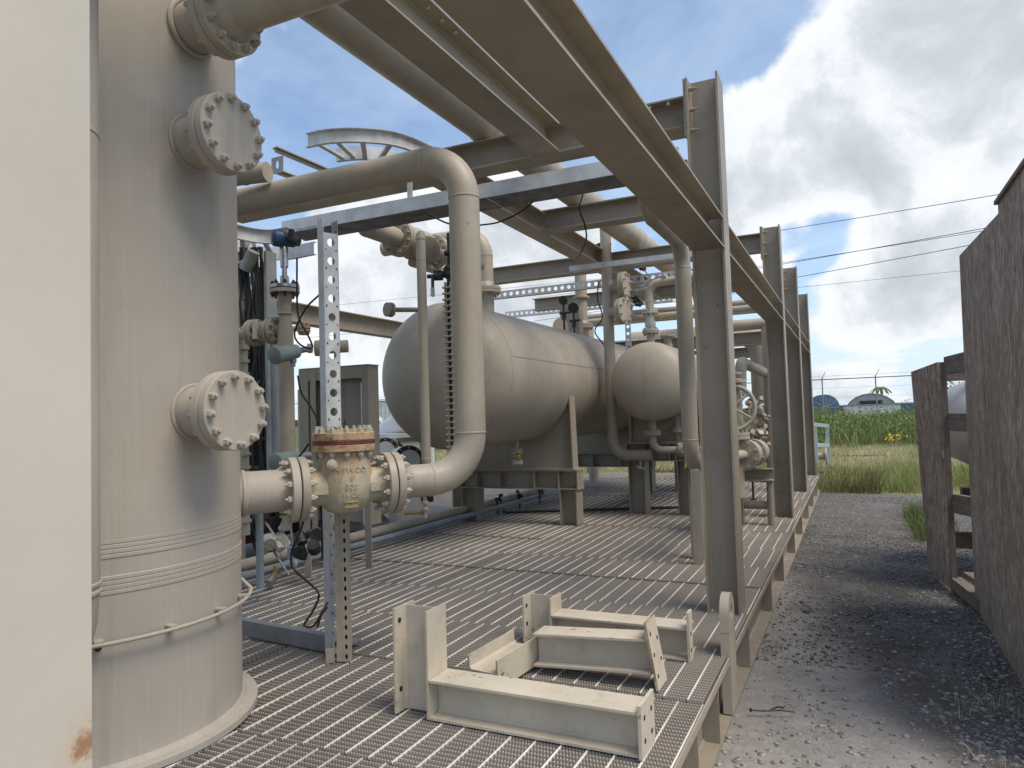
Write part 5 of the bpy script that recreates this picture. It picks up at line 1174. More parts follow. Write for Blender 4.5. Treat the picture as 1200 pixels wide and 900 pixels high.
bb = B().rev([(0.05, 0.10), (0.075, 0.14), (0.06, 0.20), (0.10, 0.24), (0.10, 0.30), (0.14, 0.31), (0.14, 0.36), (0.10, 0.38), (0.12, 0.5), (0.0, 0.6)], hc, -ax, 24); bb.bolts(hc - ax * 0.335, ax, 0.12, 8, 0.016, 0.06); part('yoke', bb, paint, t)
part('bonnet', B().disc(hc - ax * 0.42, ax, 0.17, 0.03, 28).bolts(hc - ax * 0.42, ax, 0.145, 10, 0.017, 0.03).disc(hc - ax * 0.46, ax, 0.17, 0.03, 28), paint, t)
part('yoke_arm', B().bar(hc - ax * 0.08 + Z_ * 0.05, hc - ax * 0.40 + Z_ * 0.11, 0.03, 0.05), paint, t); part('yoke_arm', B().bar(hc - ax * 0.08 - Z_ * 0.05, hc - ax * 0.40 - Z_ * 0.11, 0.03, 0.05), paint, t)
vc = V((hc.x, hc.y + 0.1, hc.z - 0.26)); bb = B().disc(vc, Z_, 0.14, 0.03, 28).disc(vc - Z_ * 0.035, Z_, 0.14, 0.03, 28).bolts(vc - Z_ * 0.017, Z_, 0.115, 8, 0.015, 0.07); part('flange', bb, paint, t)
part('body', B().cyl(vc, vc + Z_ * 0.55, 0.085, 20).disc(vc + Z_ * 0.52, Z_, 0.13, 0.03).disc(vc + Z_ * 0.60, Z_, 0.09, 0.03), paint, t); part('lower_pipe', B().cyl(vc, vc - Z_ * 0.62, 0.075, 20), paint, t)
# stack of flanged orifice fittings lying across, on a little stand
oc = V((-0.992, 7.308, -0.441)); t = thing('meter_run', (oc.x, oc.y, DZ), 'row of closely spaced round flanges beside the handwheel valve', 'pipe')
d_ = V((0.12, 0.99, 0)).normalized(); bb = B()
part('end_pipe', B().cyl(oc - d_ * 0.28 - X_ * 0.05, oc, 0.05, 20), paint, t)
for k, r_ in enumerate((0.155, 0.155, 0.13, 0.13, 0.14, 0.14, 0.12, 0.12)):
    o_ = oc + d_ * (0.02 + k * 0.085 - (0.045 if k % 2 else 0)); bb2 = B().disc(o_, d_, r_, 0.028, 32)
    if k % 2 == 0: bb2.bolts(o_ + d_ * 0.02, d_, r_ * 0.8, 8, 0.016, 0.07)
    part('flange', bb2, paint, t)
part('spool', B().cyl(oc, oc + d_ * 0.75, 0.07, 20), paint, t)
sb = oc + d_ * 0.62 + V((0.02, 0, 0))
t = thing('meter_stand', (sb.x, sb.y, DZ), 'small I beam stand carrying the row of round flanges', 'stand')
part('top_beam', B().ib((sb.x - 0.26, sb.y - 0.05, oc.z - 0.24), (sb.x + 0.12, sb.y - 0.05, oc.z - 0.24), 0.13, 0.1), steel_paint, t)
part('leg', B().ib((sb.x - 0.24, sb.y - 0.05, DZ), (sb.x - 0.24, sb.y - 0.05, oc.z - 0.307), 0.1, 0.1, 0.009, 0.007, (1, 0, 0)), steel_paint, t); part('leg', B().cyl((sb.x + 0.08, sb.y - 0.05, DZ), (sb.x + 0.08, sb.y - 0.05, oc.z - 0.307), 0.035, 12), steel_paint, t)
part('foot_bar', B().cyl((sb.x - 0.24, sb.y, DZ + 0.2), (sb.x + 0.08, sb.y, DZ + 0.2), 0.045, 12), steel_paint, t)
# instrument clutter around it
def instr(loc, label, seed, s=0.12, m=None, name='instrument_cluster', tube=True):
    random.seed(seed); q = V(loc); t = thing(name, tuple(q), label, 'instrument')
    if tube or s < 0.2: part('gauge_case', B().cyl(q, q + V((0.02, -0.05, 0)), min(0.035, s * 0.22), 18), m or darkmetal, t)
    if tube: part('tubing', B().sweep([q - Z_ * s * 0.2, q - Z_ * s * 0.8, q + V((s * 0.4, 0, -s * 1.1)), q + V((s * 0.8, 0.05, -s * 1.8))], 0.009, 6).sweep([q + X_ * s * 0.4, q + V((s, 0, s * 0.3)), q + V((s * 1.1, 0, -s))], 0.009, 6), stainless, t)
    bb = B(); lumpy(bb, q + V((s * 0.5, 0.02, -s * 0.7)), s * 0.4, 8); part('manifold', bb, m or galv_bolt, t)
    return t
instr((-1.114, 8.996, 0.101), 'tangle of small fittings right of the handwheel, upper part', 3, 0.15, tube=False)
instr((-1.079, 9.025, -0.136), 'tangle of small fittings right of the handwheel, lower part', 4, 0.17, paint, tube=False)
instr((-1.048, 8.385, -0.345), 'dark fittings and cable above the row of round flanges', 5, 0.14, darkmetal, tube=False)
for i, (q0, lab) in enumerate((((-3.441, 8.927, 1.537), 'left black round gauge on a stem above the largest tank'), ((-3.322, 8.989, 1.43), 'right, lower black round gauge on a stem above the largest tank'))):
    q0 = V(q0); t = thing('dial_gauge', (q0.x, q0.y, 1.08), lab, 'gauge', 'dial gauges on the largest tank'); fx = V((0.2, -0.97, 0)); part('case', B().cyl(q0 - fx * 0.03, q0 + fx * 0.03, 0.058 + 0.012 * i, 20), rubber, t)
    part('stem', B().cyl((q0.x, q0.y + 0.01, 1.0), q0, 0.014, 8).cyl((q0.x - 0.06, q0.y, q0.z - 0.17), (q0.x + 0.09, q0.y, q0.z - 0.17), 0.016, 8).cyl((q0.x, q0.y, q0.z - 0.26), (q0.x, q0.y, q0.z - 0.18), 0.032, 10), darkmetal, t)
instr((-2.479, 9.246, 2.078), 'small gauge cluster near the perforated trays', 8, 0.16, rubber)
instr((-1.071, 8.237, 0.17), 'bolted bonnet fittings directly behind the handwheel spokes', 14, 0.18, paint, tube=False)
instr((-1.079, 8.252, -0.188), 'valve fittings just below right of the handwheel', 15, 0.17, paint, tube=False)
instr((-1.035, 9.038, 0.016), 'tall fitting beside the lane side vertical pipe', 16, 0.16, steel_paint, tube=False)
instr((-1.031, 8.723, -0.3), 'rusty fitting above the row of round flanges', 17, 0.14, bonnet_paint, tube=False)
pts = [(-0.961, 7.98, -0.274), (-0.936, 8, -0.438), (-0.899, 8.022, -0.53), (-0.843, 8.05, -0.559)]
single('black_hose', B().sweep(pts, 0.010, 8), rubber, pts[0], 'short black hose drooping by the row of round flanges', 'hose')
q = V((-1.686, 8.33, -1.2)); t = thing('deck_drain_fitting', tuple(q), 'low dark pipe fitting on the deck between the columns', 'fitting')
q = V((-1.186, 9.624, -1.2)); t.location = q; part('fitting', B().cyl(q + V((-0.35, 0, 0.02)), q + V((0.1, 0, 0.02)), 0.02, 8).cyl(q + V((-0.02, 0, 0)), q + V((-0.02, 0, 0.06)), 0.045, 12).cyl(q + V((-0.02, 0, 0.06)), q + V((-0.02, 0, 0.30)), 0.014, 8).bar(q + V((-0.02, 0, 0.29)), q + V((0.2, 0.0, 0.27)), 0.015, 0.015), darkmetal, t)

# ---------------------------------------------------------------- galvanised cable trays
def tray(t, pts_a, pts_b, h=0.10, flip=1):
    """two C rails following the poly-lines a and b (bottom corners), rungs between"""
    for pts, sd_ in ((pts_a, 1), (pts_b, -1)):
        pts = [V(p) for p in pts]; bb = B()
        for p0, p1 in zip(pts[:-1], pts[1:]):
            bb.ch(p0 + Z_ * h / 2, p1 + Z_ * h / 2, h, 0.03, 0.003, Z_, sd_ * flip)
        part('side_rail', bb, galv, t)
t = thing('cable_tray', (-2.4, 4.43, 1.5), 'straight galvanised cable tray crossing overhead behind the big riser', 'cable tray')
tray(t, [(-4.02, 4.30, 1.50), (-0.88, 4.30, 1.50)], [(-4.02, 4.57, 1.50), (-0.88, 4.57, 1.50)], 0.10, -1)
for k in range(11): part('rung', B().box((-3.9 + k * 0.3, 4.305, 1.505), (-3.86 + k * 0.3, 4.565, 1.525)), galv, t)
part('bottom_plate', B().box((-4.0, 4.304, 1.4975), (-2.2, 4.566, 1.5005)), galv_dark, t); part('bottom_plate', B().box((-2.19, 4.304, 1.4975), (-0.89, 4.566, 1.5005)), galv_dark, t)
part('hanger', B().bar((-2.9, 4.44, 1.60), (-2.9, 4.44, 1.80), 0.03, 0.03, (1, 0, 0)), galv, t); part('hanger', B().bar((-1.4, 4.44, 1.60), (-1.4, 4.44, 1.80), 0.03, 0.03, (1, 0, 0)), galv, t)
part('splice_plate', B().box((-3.86, 4.292, 1.515), (-3.66, 4.2975, 1.59)), galv, t)
def arc_pts(cx, cy, r, a0, a1, z, n=14): return [(cx + r * math.cos(math.radians(a0 + (a1 - a0) * i / n)), cy + r * math.sin(math.radians(a0 + (a1 - a0) * i / n)), z) for i in range(n + 1)]
# upper bend: an arc in plan, concave toward the camera
import itertools
def bend_tray(name, label, outer, inner, z, h=0.1, rungs=(1, 4, 7, 10)):
    t = thing(name, (outer[0][0], outer[0][1], z), label, 'cable tray', 'curved cable tray sections')
    for pts, sd_ in ((outer, 1), (inner, -1)):
        bb = B()
        for p0, p1 in zip(pts[:-1], pts[1:]): bb.ch(V((p0[0], p0[1], z + h / 2)), V((p1[0], p1[1], z + h / 2)), h, 0.03, 0.003, Z_, sd_)
        part('side_rail', bb, galv, t)
    for k in rungs:
        if k < len(outer): j = min(len(inner) - 1, k); part('rung', B().bar((outer[k][0], outer[k][1], z + 0.02), (inner[j][0], inner[j][1], z + 0.02), 0.035, 0.02), galv, t)
    return t
def smooth_pts(pts, n=12):
    pts = [V(p) for p in pts]; out = []
    P_ = [pts[0] * 2 - pts[1]] + pts + [pts[-1] * 2 - pts[-2]]
    for i in range(1, len(P_) - 2):
        for k in range(n // (len(pts) - 1) + 1):
            u = k / (n // (len(pts) - 1) + 1); a, b_, c_, d_ = P_[i - 1], P_[i], P_[i + 1], P_[i + 2]
            out.append(0.5 * ((2 * b_) + (c_ - a) * u + (2 * a - 5 * b_ + 4 * c_ - d_) * u * u + (3 * b_ - a - 3 * c_ + d_) * u ** 3))
    out.append(pts[-1]); return [tuple(p) for p in out]
bend_tray('curved_cable_tray', 'curved galvanised tray section standing out against blue sky above the riser', smooth_pts([(-3.414, 3.926, 1.95), (-3.233, 3.939, 1.95), (-3.023, 4.041, 1.95), (-2.846, 4.255, 1.95), (-2.771, 4.725, 1.95)]), smooth_pts([(-3.407, 4.225, 1.95), (-3.298, 4.248, 1.95), (-3.195, 4.298, 1.95), (-3.09, 4.41, 1.95), (-3.032, 4.528, 1.95)]), 1.95, rungs=(2, 5, 8, 11))
bend_tray('curved_cable_tray', 'curved galvanised tray section left of the perforated post, by the blue transmitter', smooth_pts([(-3.838, 3.549, 1.3), (-3.845, 3.684, 1.3), (-3.814, 3.821, 1.3), (-3.732, 3.903, 1.3), (-3.584, 3.908, 1.3)]), smooth_pts([(-4.12, 3.808, 1.3), (-4.156, 3.98, 1.3), (-4.146, 4.195, 1.3), (-4.004, 4.324, 1.3), (-3.705, 4.307, 1.3)]), 1.30, rungs=(5, 10))
# tray drop at the far left
t = thing('vertical_cable_ladder', (-3.809, 3.775, -0.848), 'vertical cable ladder full of black cables beside the tower', 'cable ladder')
for px0 in (0, 1):
    p0 = V((((-3.868, 3.735, -0.608)), ((-3.685, 3.822, -0.614)))[px0]); part('side_rail', B().box((p0.x - 0.012, p0.y - 0.05, -0.52), (p0.x + 0.012, p0.y + 0.05, 1.22)), galv_dull, t)
p0 = V((-3.868, 3.735, -0.608)); p1 = V((-3.685, 3.822, -0.614))
for k in range(9): part('rung', B().bar((p0.x, p0.y, -0.5 + k * 0.2), (p1.x, p1.y, -0.5 + k * 0.2), 0.03, 0.02), galv_dull, t)
random.seed(5)
for k in range(9):
    f_ = 0.12 + k * 0.09; q = p0.lerp(p1, f_); pts = [(q.x + random.uniform(-0.012, 0.012), q.y - 0.03 + random.uniform(-0.02, 0.02), -0.7 + j * 0.195) for j in range(11)]
    tag(link('black_cable', B().sweep(pts, 0.011, 8).mesh('black_cable', pts[0]), rubber, None, pts[0]), '%s black cable in the vertical cable ladder beside the tower' % ('leftmost', 'second', 'third', 'fourth', 'middle', 'sixth', 'seventh', 'eighth', 'rightmost')[k], 'cable', 'black cables in the vertical ladder')
part('back_panel', B().box((min(p0.x, p1.x) - 0.02, p0.y + 0.08, -0.5), (max(p0.x, p1.x) + 0.02, p0.y + 0.1, 0.75)), darkmetal, t)
t = thing('perforated_bracket_panel', (-3.96, 3.829, 1.039), 'galvanised perforated plates and shelf beside the tower below the curved tray', 'bracket')
q = V((-3.92, 3.853, 0.945)); part('plate', B().holed(q - X_ * 0.18 - Z_ * 0.1, Z_, X_, 5, 0.1, 0.12, 0.02, 0.02), galv, t); part('plate', B().holed(q + X_ * 0.02 - Z_ * 0.1, Z_, X_, 5, 0.1, 0.10, 0.02, 0.02), galv, t)
part('shelf', B().box((q.x - 0.25, q.y - 0.1, q.z - 0.17), (q.x + 0.16, q.y + 0.1, q.z - 0.12)), darkmetal, t)
part('arm', B().cyl(q + V((-0.3, -0.15, 0.12)), q + V((0.16, -0.15, 0.20)), 0.022, 10).cyl(q + V((0.12, -0.15, 0.14)), q + V((0.2, -0.15, 0.26)), 0.045, 12), galv_dull, t)

# perforated galvanised post behind the check valve, its base angle on the deck
PX, PY = -2.47, 2.945
t = thing('perforated_post', (PX, PY, DZ), 'galvanised channel post with round holes standing behind the check valve', 'post')
ud = V((0.37, 0.929, 0)).normalized(); ub = V((-0.929, 0.37, 0)).normalized()
c0 = V((PX, PY, DZ + 0.01)); PH = 2.27
part('web', B().holed(c0 + ud * 0.043, Z_, ud, int(PH / 0.0995), 0.0995, 0.080, 0.0215, 0.0215, 0.003, 16), galv, t)
part('flange', B().box((0, 0, 0), (0.001, 0.001, 0.001)).obox(c0 - ud * 0.0 + ub * (0.0) - ud * 0.018 - ub * 0.002 + Z_ * PH / 2, ud, ub, Z_, 0.0175, 0.0025, PH / 2 - 0.005) if False else B().obox(c0 + ud * 0.001 + ub * 0.030 + Z_ * PH / 2, ud, ub, Z_, 0.0015, 0.031, PH / 2 - 0.005).obox(c0 + ud * 0.012 + ub * 0.061 + Z_ * PH / 2, ud, ub, Z_, 0.010, 0.0015, PH / 2 - 0.005), galv, t)
part('flange', B().obox(c0 + ud * 0.085 + ub * 0.030 + Z_ * PH / 2, ud, ub, Z_, 0.0015, 0.031, PH / 2 - 0.005), galv_dull, t)
bb = B()
for k in range(22):
    for s_ in (-1, 1): q = c0 + ud * (0.043 + s_ * 0.030) + Z_ * (0.0995 * (k + 1.0) + 0.01); bb.obox(q - ub * 0.0022, ud, Z_, ub, 0.0035, 0.006 if k % 2 else 0.0035, 0.0006)
o = part('slot', bb, darkmetal, t); o['kind'] = 'stuff'
ud = V((0.905, 0.425, 0)); ub = V((-0.425, 0.905, 0))
t = thing('slotted_strut', (-2.375, 2.905, DZ), 'beige slotted strut propping the check valve from below', 'strut')
s0 = V((-2.375, 2.905, DZ + 0.002)); SH = 0.775; sa = V((0.70, 0.71, 0)).normalized(); sbk = V((-0.71, 0.70, 0))
part('face', B().holed(s0 + ud * 0.030, Z_, ud, int(SH / 0.048), 0.048, 0.036, 0.0135, 0.0065, 0.003, 10), paint, t)
part('side', B().obox(s0 - ud * 0.004 + ub * 0.0 + Z_ * SH / 2, ud, ub, Z_, 0.015, 0.0015, SH / 2).obox(s0 + ud * 0.048 + ub * 0.02 + Z_ * SH / 2, ud, ub, Z_, 0.0015, 0.019, SH / 2), paint, t)
part('backing', B().obox(s0 + ud * 0.03 + ub * 0.03 + Z_ * SH / 2, ud, ub, Z_, 0.017, 0.001, SH / 2), gasket, t)
part('foot_plate', B().obox(s0 - ud * 0.05 - ub * 0.01 + Z_ * 0.035, ud, ub, Z_, 0.022, 0.002, 0.035), paint, t)
t = thing('deck_angle', (-2.8, 3.0, DZ), 'grey galvanised channel lying on the deck from the tower to the post', 'channel')
a_, b_ = V((-3.464, 3.091, -1.2)), V((-2.455, 2.985, DZ)); dd = (b_ - a_).normalized(); pp = V((-dd.y, dd.x, 0))
part('channel', B().ch(a_ + Z_ * 0.045, b_ + Z_ * 0.045, 0.085, 0.05, 0.004, Z_, -1), galv_dull, t); part('rear_flange', B().obox((a_ + b_) / 2 + pp * 0.12 + Z_ * 0.03, dd, pp, Z_, (b_ - a_).length / 2, 0.05, 0.004), galv_dull, t)
# narrow channel and perforated trays across the far bays
def strip(name, p0, p1, wd, label, pitch=0.098, r=0.028, lip=True, m=None):
    p0, p1 = V(p0), V(p1); t = thing(name, tuple(p0), label, 'cable tray', 'perforated trays across the far bays'); d = (p1 - p0); L = d.length; d.normalize()
    part('web', B().holed(p0, d, Z_, int(L / pitch), pitch, wd, r, r, 0.004, 12), m or galv, t)
    if lip: part('lip', B().obox((p0 + p1) / 2 + Z_ * wd / 2 + Y_ * 0.03, d, Y_, Z_, L / 2, 0.03, 0.002).obox((p0 + p1) / 2 - Z_ * wd / 2 + Y_ * 0.03, d, Y_, Z_, L / 2, 0.03, 0.002), galv_dull, t)
strip('perforated_tray', (-4.682, 9.2, 1.757), (-1.62, 9.2, (-2.25, 9.2, 1.766)[2]), 0.105, 'long perforated tray with round holes crossing below the upper beam')
strip('perforated_tray', (-5.796, 12, 1.907), (-2.6, 12.0, (-5.796, 12, 1.907)[2]), 0.11, 'second perforated tray farther back above the largest tank')
a_ = V((-2.956, 7.9, 1.728)); t = thing('channel_strut', tuple(a_), 'narrow galvanised channel in front of the second upper cross beam', 'channel')
part('channel', B().ch(a_, (-1.28, 7.9, a_.z), 0.06, 0.04, 0.004, Z_, -1), galv, t)
a_ = V((-1.687, 7.6, 1.389)); 
t = thing('perforated_hanger', (-2.039, 7.058, 1.254), 'short vertical perforated strip beside the slim vertical pipe', 'strip'); q = V((-2.60, 9.05, 0)); t.location = (q.x, q.y, DZ); part('web', B().holed((q.x, q.y, -0.45), Z_, X_, 19, 0.09, 0.075, 0.022, 0.022, 0.004, 12), galv, t)
for i, (pa, pb) in enumerate((((-2.383, 9, 1.631), (-1.886, 8.2, 1.585)), ((-2.464, 9, 1.584), (-2.24, 9, 1.605)))):
    single('tray_strap', B().bar(pa, pb, 0.04, 0.03), galv, pa, ['slanting galvanised strap below the perforated tray', 'flat galvanised strap below the perforated tray'][i], 'strap')
# sloping light angle irons against the sky at upper left
for i, (pa, pb, r_) in enumerate((((-4.647, 4.9, 2.516), (-4.508, 5.6, 2.454), 0.035), ((-4.878, 4.9, 2.423), (-4.798, 5.4, 2.395), 0.03))):
    single('angle_iron', B().bar(pa, pb, r_ * 2, 0.012).bar(V(pa) + Z_ * -0.02, V(pb) + Z_ * -0.02, 0.01, 0.04), steel_paint, pa, ['sloping beige angle iron against the sky left of the curved tray', 'lower sloping beige angle iron just above the riser run'][i], 'angle iron')
q = V((-3.691, 3.915, 1.886)); single('slotted_plate', B().holed(q - Z_ * 0.07, Z_, X_, 1, 0.12, 0.11, 0.035, 0.014, 0.004), galv_dull, tuple(q), 'small slotted plate above the riser run beside the tower', 'plate')
q = V((-3.425, 3.173, 1.522)); pipe_thing('stub_pipe', 'short pipe peeking out between tower and upper blind flange', [tuple(q - V((0.5, 0.1, 0))), tuple(q + V((0.30, 0.06, 0)))], 0.06, rings=[(tuple(q + V((0.14, 0.03, 0))), X_)])

# ---------------------------------------------------------------- instrument standpipe at the left
ax_, ay_ = -3.06, 3.29
t = thing('instrument_standpipe', (ax_, ay_, DZ), 'beige vertical pipe with bolted top flange right of the tower', 'pipe')
bb = B().cyl((ax_, ay_, -0.42), (ax_, ay_, 0.43), 0.047, 24).rev([(0.047, 0), (0.047, 0.12), (0.036, 0.20), (0.036, 0.28), (0.05, 0.36)], (ax_, ay_, 0.43), Z_, 24)
for z_ in (0.43, 0.56, 0.66): bb.ring((ax_, ay_, z_), Z_, 0.044)
part('pipe', bb, paint, t)
bb = B().disc((ax_, ay_, 0.795), Z_, 0.088, 0.022, 32); bb2 = B().disc((ax_, ay_, 0.822), Z_, 0.088, 0.022, 32)
part('pipe_flange', bb, paint, t)
fl2 = part('cover_flange', bb2, stainless, t)
for i in range(8):
    a = 2 * PI * i / 8; put('bolt', BMs, darkmetal, fl2, (ax_ + 0.070 * math.cos(a), ay_ + 0.070 * math.sin(a), 0.833), Z_); put('bolt', BMs, paint, fl2, (ax_ + 0.070 * math.cos(a), ay_ + 0.070 * math.sin(a), 0.784), -Z_)
t = thing('level_transmitter', (ax_, ay_, 0.84), 'level transmitter with blue round head on top of the bolted flange', 'transmitter')
part('neck', B().rev([(0.026, 0), (0.026, 0.05), (0.016, 0.06), (0.016, 0.10), (0.024, 0.11), (0.026, 0.22), (0.022, 0.23)], (ax_, ay_, 0.835), Z_, 20), stainless, t)
hd = V((ax_, ay_, 1.115)); ha = V((-0.55, -0.8, 0.05)).normalized()
part('housing', B().rev([(0.030, -0.075), (0.042, -0.065), (0.044, 0.0), (0.052, 0.01), (0.052, 0.055), (0.044, 0.066), (0.0, 0.068)], hd + X_ * 0.0, ha, 28), blue_paint, t)
part('conduit_hub', B().cyl(hd + V((0.03, 0, 0)), hd + V((0.10, 0.02, -0.03)), 0.026, 14).cyl(hd + V((0.06, 0, 0)), hd + V((0.06, 0, 0.05)), 0.018, 12), darkmetal, t)
part('window', B().cyl(hd + ha * 0.068, hd + ha * 0.071, 0.030, 20), darkmetal, t)
# flanged branch toward the tower
t = thing('bridle_valve', (ax_ - 0.2, ay_, 0.55), 'flanged branch valve joining the instrument pipe to the tower side', 'valve')
z_ = 0.565; bb = B().cyl((ax_ - 0.62, ay_, z_), (ax_ - 0.03, ay_, z_), 0.036, 20)
part('pipe', bb, paint, t); bb = B()
for x in (-0.075, -0.105, -0.23, -0.26, -0.42): bb.disc((ax_ + x, ay_, z_), X_, 0.082 if x > -0.3 else 0.07, 0.024, 28)
bb.bolts((ax_ - 0.09, ay_, z_), X_, 0.065, 8, 0.012, 0.058).bolts((ax_ - 0.245, ay_, z_), X_, 0.065, 8, 0.012, 0.058); part('flange', bb, paint, t)
part('body', B().rev([(0.05, 0), (0.062, 0.03), (0.062, 0.09), (0.05, 0.11)], (ax_ - 0.222, ay_, z_), X_, 20), paint, t); part('gland', B().box((ax_ - 0.19, ay_ - 0.075, z_ - 0.05), (ax_ - 0.165, ay_ - 0.05, z_ + 0.07)), chip_paint, t)
# ribbed bridle left of it
q = V((-3.532, 3.415, 0.098)); t = thing('ribbed_gauge', (q.x, q.y, -0.6), 'ribbed beige gauge column partly hidden by the tower edge', 'gauge')
part('column', B().cyl((q.x, q.y, -0.7), (q.x, q.y, 0.55), 0.028, 14), paint, t)
for k in range(14): part('rib', B().box((q.x - 0.034, q.y - 0.034, -0.62 + k * 0.085), (q.x + 0.034, q.y + 0.02, -0.60 + k * 0.085)), paint, t)
# sage green transmitters
for i, (ca, cb, lab) in enumerate((((-2.925, 3.079, 0.389), (-2.915, 3.359, 0.448), 'sage green cylindrical transmitter on the instrument pipe'), ((-2.913, 3.06, -0.211), (-2.916, 3.39, -0.183), 'second sage green transmitter behind the check valve flange'))):
    ca, cb = V(ca), V(cb); d_ = (cb - ca).normalized(); t = thing('cylinder_transmitter', tuple(ca), lab, 'transmitter', 'sage green transmitters')
    part('cap', B().rev([(0.045, 0), (0.052, 0.004), (0.052, 0.03), (0.046, 0.034)], ca - d_ * 0.03, d_, 28), sage, t)
    part('housing', B().rev([(0.046, 0), (0.046, 0.09), (0.041, 0.10), (0.041, 0.15), (0.02, 0.165)], ca, d_, 28), sage, t)
    part('stem', B().cyl(ca + d_ * 0.16, ca + d_ * 0.26, 0.018, 12), galv_dull, t)
    part('gland', B().cyl(ca + d_ * 0.12, ca + d_ * 0.12 - Z_ * 0.085, 0.016, 12).disc(ca + d_ * 0.12 - Z_ * 0.05, Z_, 0.022, 0.025, 8), galv_dull, t)
q = V((-3.021, 3.529, 0.467)); t = thing('flanged_stub', tuple(q), 'short flanged stub right of the upper sage transmitter', 'pipe'); part('stub', B().cyl(q, q + V((0.16, 0.1, 0.01)), 0.04, 16).disc(q, (1, 0.6, 0), 0.05, 0.03, 20).disc(q - V((0.04, 0.024, 0)), (1, 0.6, 0), 0.03, 0.03, 6), paint, t)
q = V((-3.367, 3.798, 0.652)); t = thing('small_blind_nozzle', tuple(q), 'small rusty flange nozzle against the sky left of the perforated post', 'pipe'); part('nozzle', B().cyl(q - X_ * 0.12, q + X_ * 0.0, 0.02, 12).disc(q, Z_, 0.045, 0.018, 20).disc(q - Z_ * 0.022, Z_, 0.045, 0.018, 20).bolts(q - Z_ * 0.011, Z_, 0.034, 6, 0.009, 0.04).rev([(0.03, -0.05), (0.03, 0)], q, Z_, 16), bonnet_paint, t)
# beige open cabinet
cx0, cx1, cy = -4.33, -3.60, 4.82; cz0, cz1 = -0.85, 0.46
t = thing('beige_cabinet', ((cx0 + cx1) / 2, cy, DZ), 'beige open fronted steel cabinet behind the perforated post', 'cabinet')
part('back_panel', B().box((cx0, cy + 0.13, cz0), (cx1, cy + 0.14, cz1)), steel_paint, t)
part('side_panel', B().box((cx0, cy, cz0), (cx0 + 0.008, cy + 0.129, cz1)), steel_paint, t); part('side_panel', B().box((cx1 - 0.008, cy, cz0), (cx1, cy + 0.129, cz1)), steel_paint, t)
part('top_panel', B().box((cx0, cy - 0.01, cz1 + 0.001), (cx1 + 0.01, cy + 0.14, cz1 + 0.011)), steel_paint, t)
part('front_flange', B().box((cx1 - 0.055, cy - 0.012, DZ), (cx1 + 0.005, cy - 0.001, cz1 - 0.001)), steel_paint, t); part('front_flange', B().box((cx0, cy - 0.012, DZ), (cx0 + 0.10, cy - 0.001, cz1 - 0.001)).box((cx0 + 0.13, cy - 0.02, DZ), (cx0 + 0.19, cy - 0.013, cz1 - 0.03)), steel_paint, t)
part('header_flange', B().box((cx0 + 0.101, cy - 0.011, cz1 - 0.10), (cx1 - 0.056, cy - 0.002, cz1 - 0.002)), steel_paint, t); part('inner_edge', B().box((cx1 - 0.068, cy - 0.015, cz0), (cx1 - 0.057, cy + 0.02, cz1 - 0.14)), galv, t)
t = thing('beige_post', (-4.896, 5.481, -1.2), 'thin beige post left of the cabinet', 'post'); q = V((-4.896, 5.481, -1.2)); part('post', B().box((q.x - 0.03, q.y - 0.03, DZ), (q.x + 0.02, q.y + 0.03, 0.33)), paint, t)
# blue grey conduit
q = V((-3.437, 3.577, -0.018)); pipe_thing('grey_blue_conduit', 'grey blue vertical conduit beside the cable ladder', [(q.x, q.y, -0.45), (q.x, q.y, 0.62)], 0.018, m=conduit_blue)
q = V((-3.459, 3.601, -0.689)); pipe_thing('lower_conduit', 'grey blue riser standing on the deck conduit tee', [(q.x - 0.04, q.y - 0.1, -1.05), (q.x - 0.04, q.y - 0.1, -0.45)], 0.024, m=conduit_blue)

# pipes along the left edge of the deck
t = pipe_thing('deck_edge_pipe', 'long beige pipe running low along the left edge of the deck', [(-4.30, 2.2, -1.07), (-4.12, 9.6, -1.07)], 0.046)
for y in (3.6, 5.0, 6.6, 8.4): part('pipe_shoe', B().box((-4.30, y, DZ), (-4.16, y + 0.012, -1.10)), paint, t)
t = pipe_thing('deck_edge_conduit', 'long grey blue conduit running beside the low beige pipe', [(-4.12, 2.2, -1.11), (-3.98, 9.4, -1.11)], 0.027, m=conduit_blue)
for y in (4.05, 4.35, 4.9): part('coupling', B().cyl((-4.09, y, -1.11), (-4.088, y + 0.07, -1.11), 0.036, 14), conduit_blue, t)
part('tee', B().cyl((-4.085, 4.42, -1.11), (-4.085, 4.42, -0.98), 0.032, 12), conduit_blue, t)
t = thing('brass_drain_valve', (-4.0, 4.15, -1.17), 'small brass drain valve hanging from the deck conduit', 'valve'); part('body', B().cyl((-4.04, 4.2, -1.12), (-3.93, 4.05, -1.15), 0.018, 10).cyl((-4.0, 4.15, -1.18), (-4.0, 4.15, -1.07), 0.014, 10), brass, t); part('nozzle', B().cyl((-3.93, 4.05, -1.15), (-3.86, 3.95, -1.155), 0.026, 12), stainless, t)
q = V((-3.903, 4.402, -1.2)); t = thing('pipe_bracket', tuple(q), 'upright flat bracket with a clamp holding the deck conduit', 'bracket'); part('upright', B().box((q.x - 0.03, q.y, DZ), (q.x + 0.03, q.y + 0.01, DZ + 0.20)), paint, t); part('clamp', B().bar((q.x - 0.30, q.y + 0.02, DZ + 0.17), (q.x, q.y + 0.016, DZ + 0.17), 0.01, 0.03).rev([(0.036, -0.012), (0.042, -0.012), (0.042, 0.012), (0.036, 0.012)], (-4.075, q.y + 0.02, -1.11), Y_, 16), galv, t)
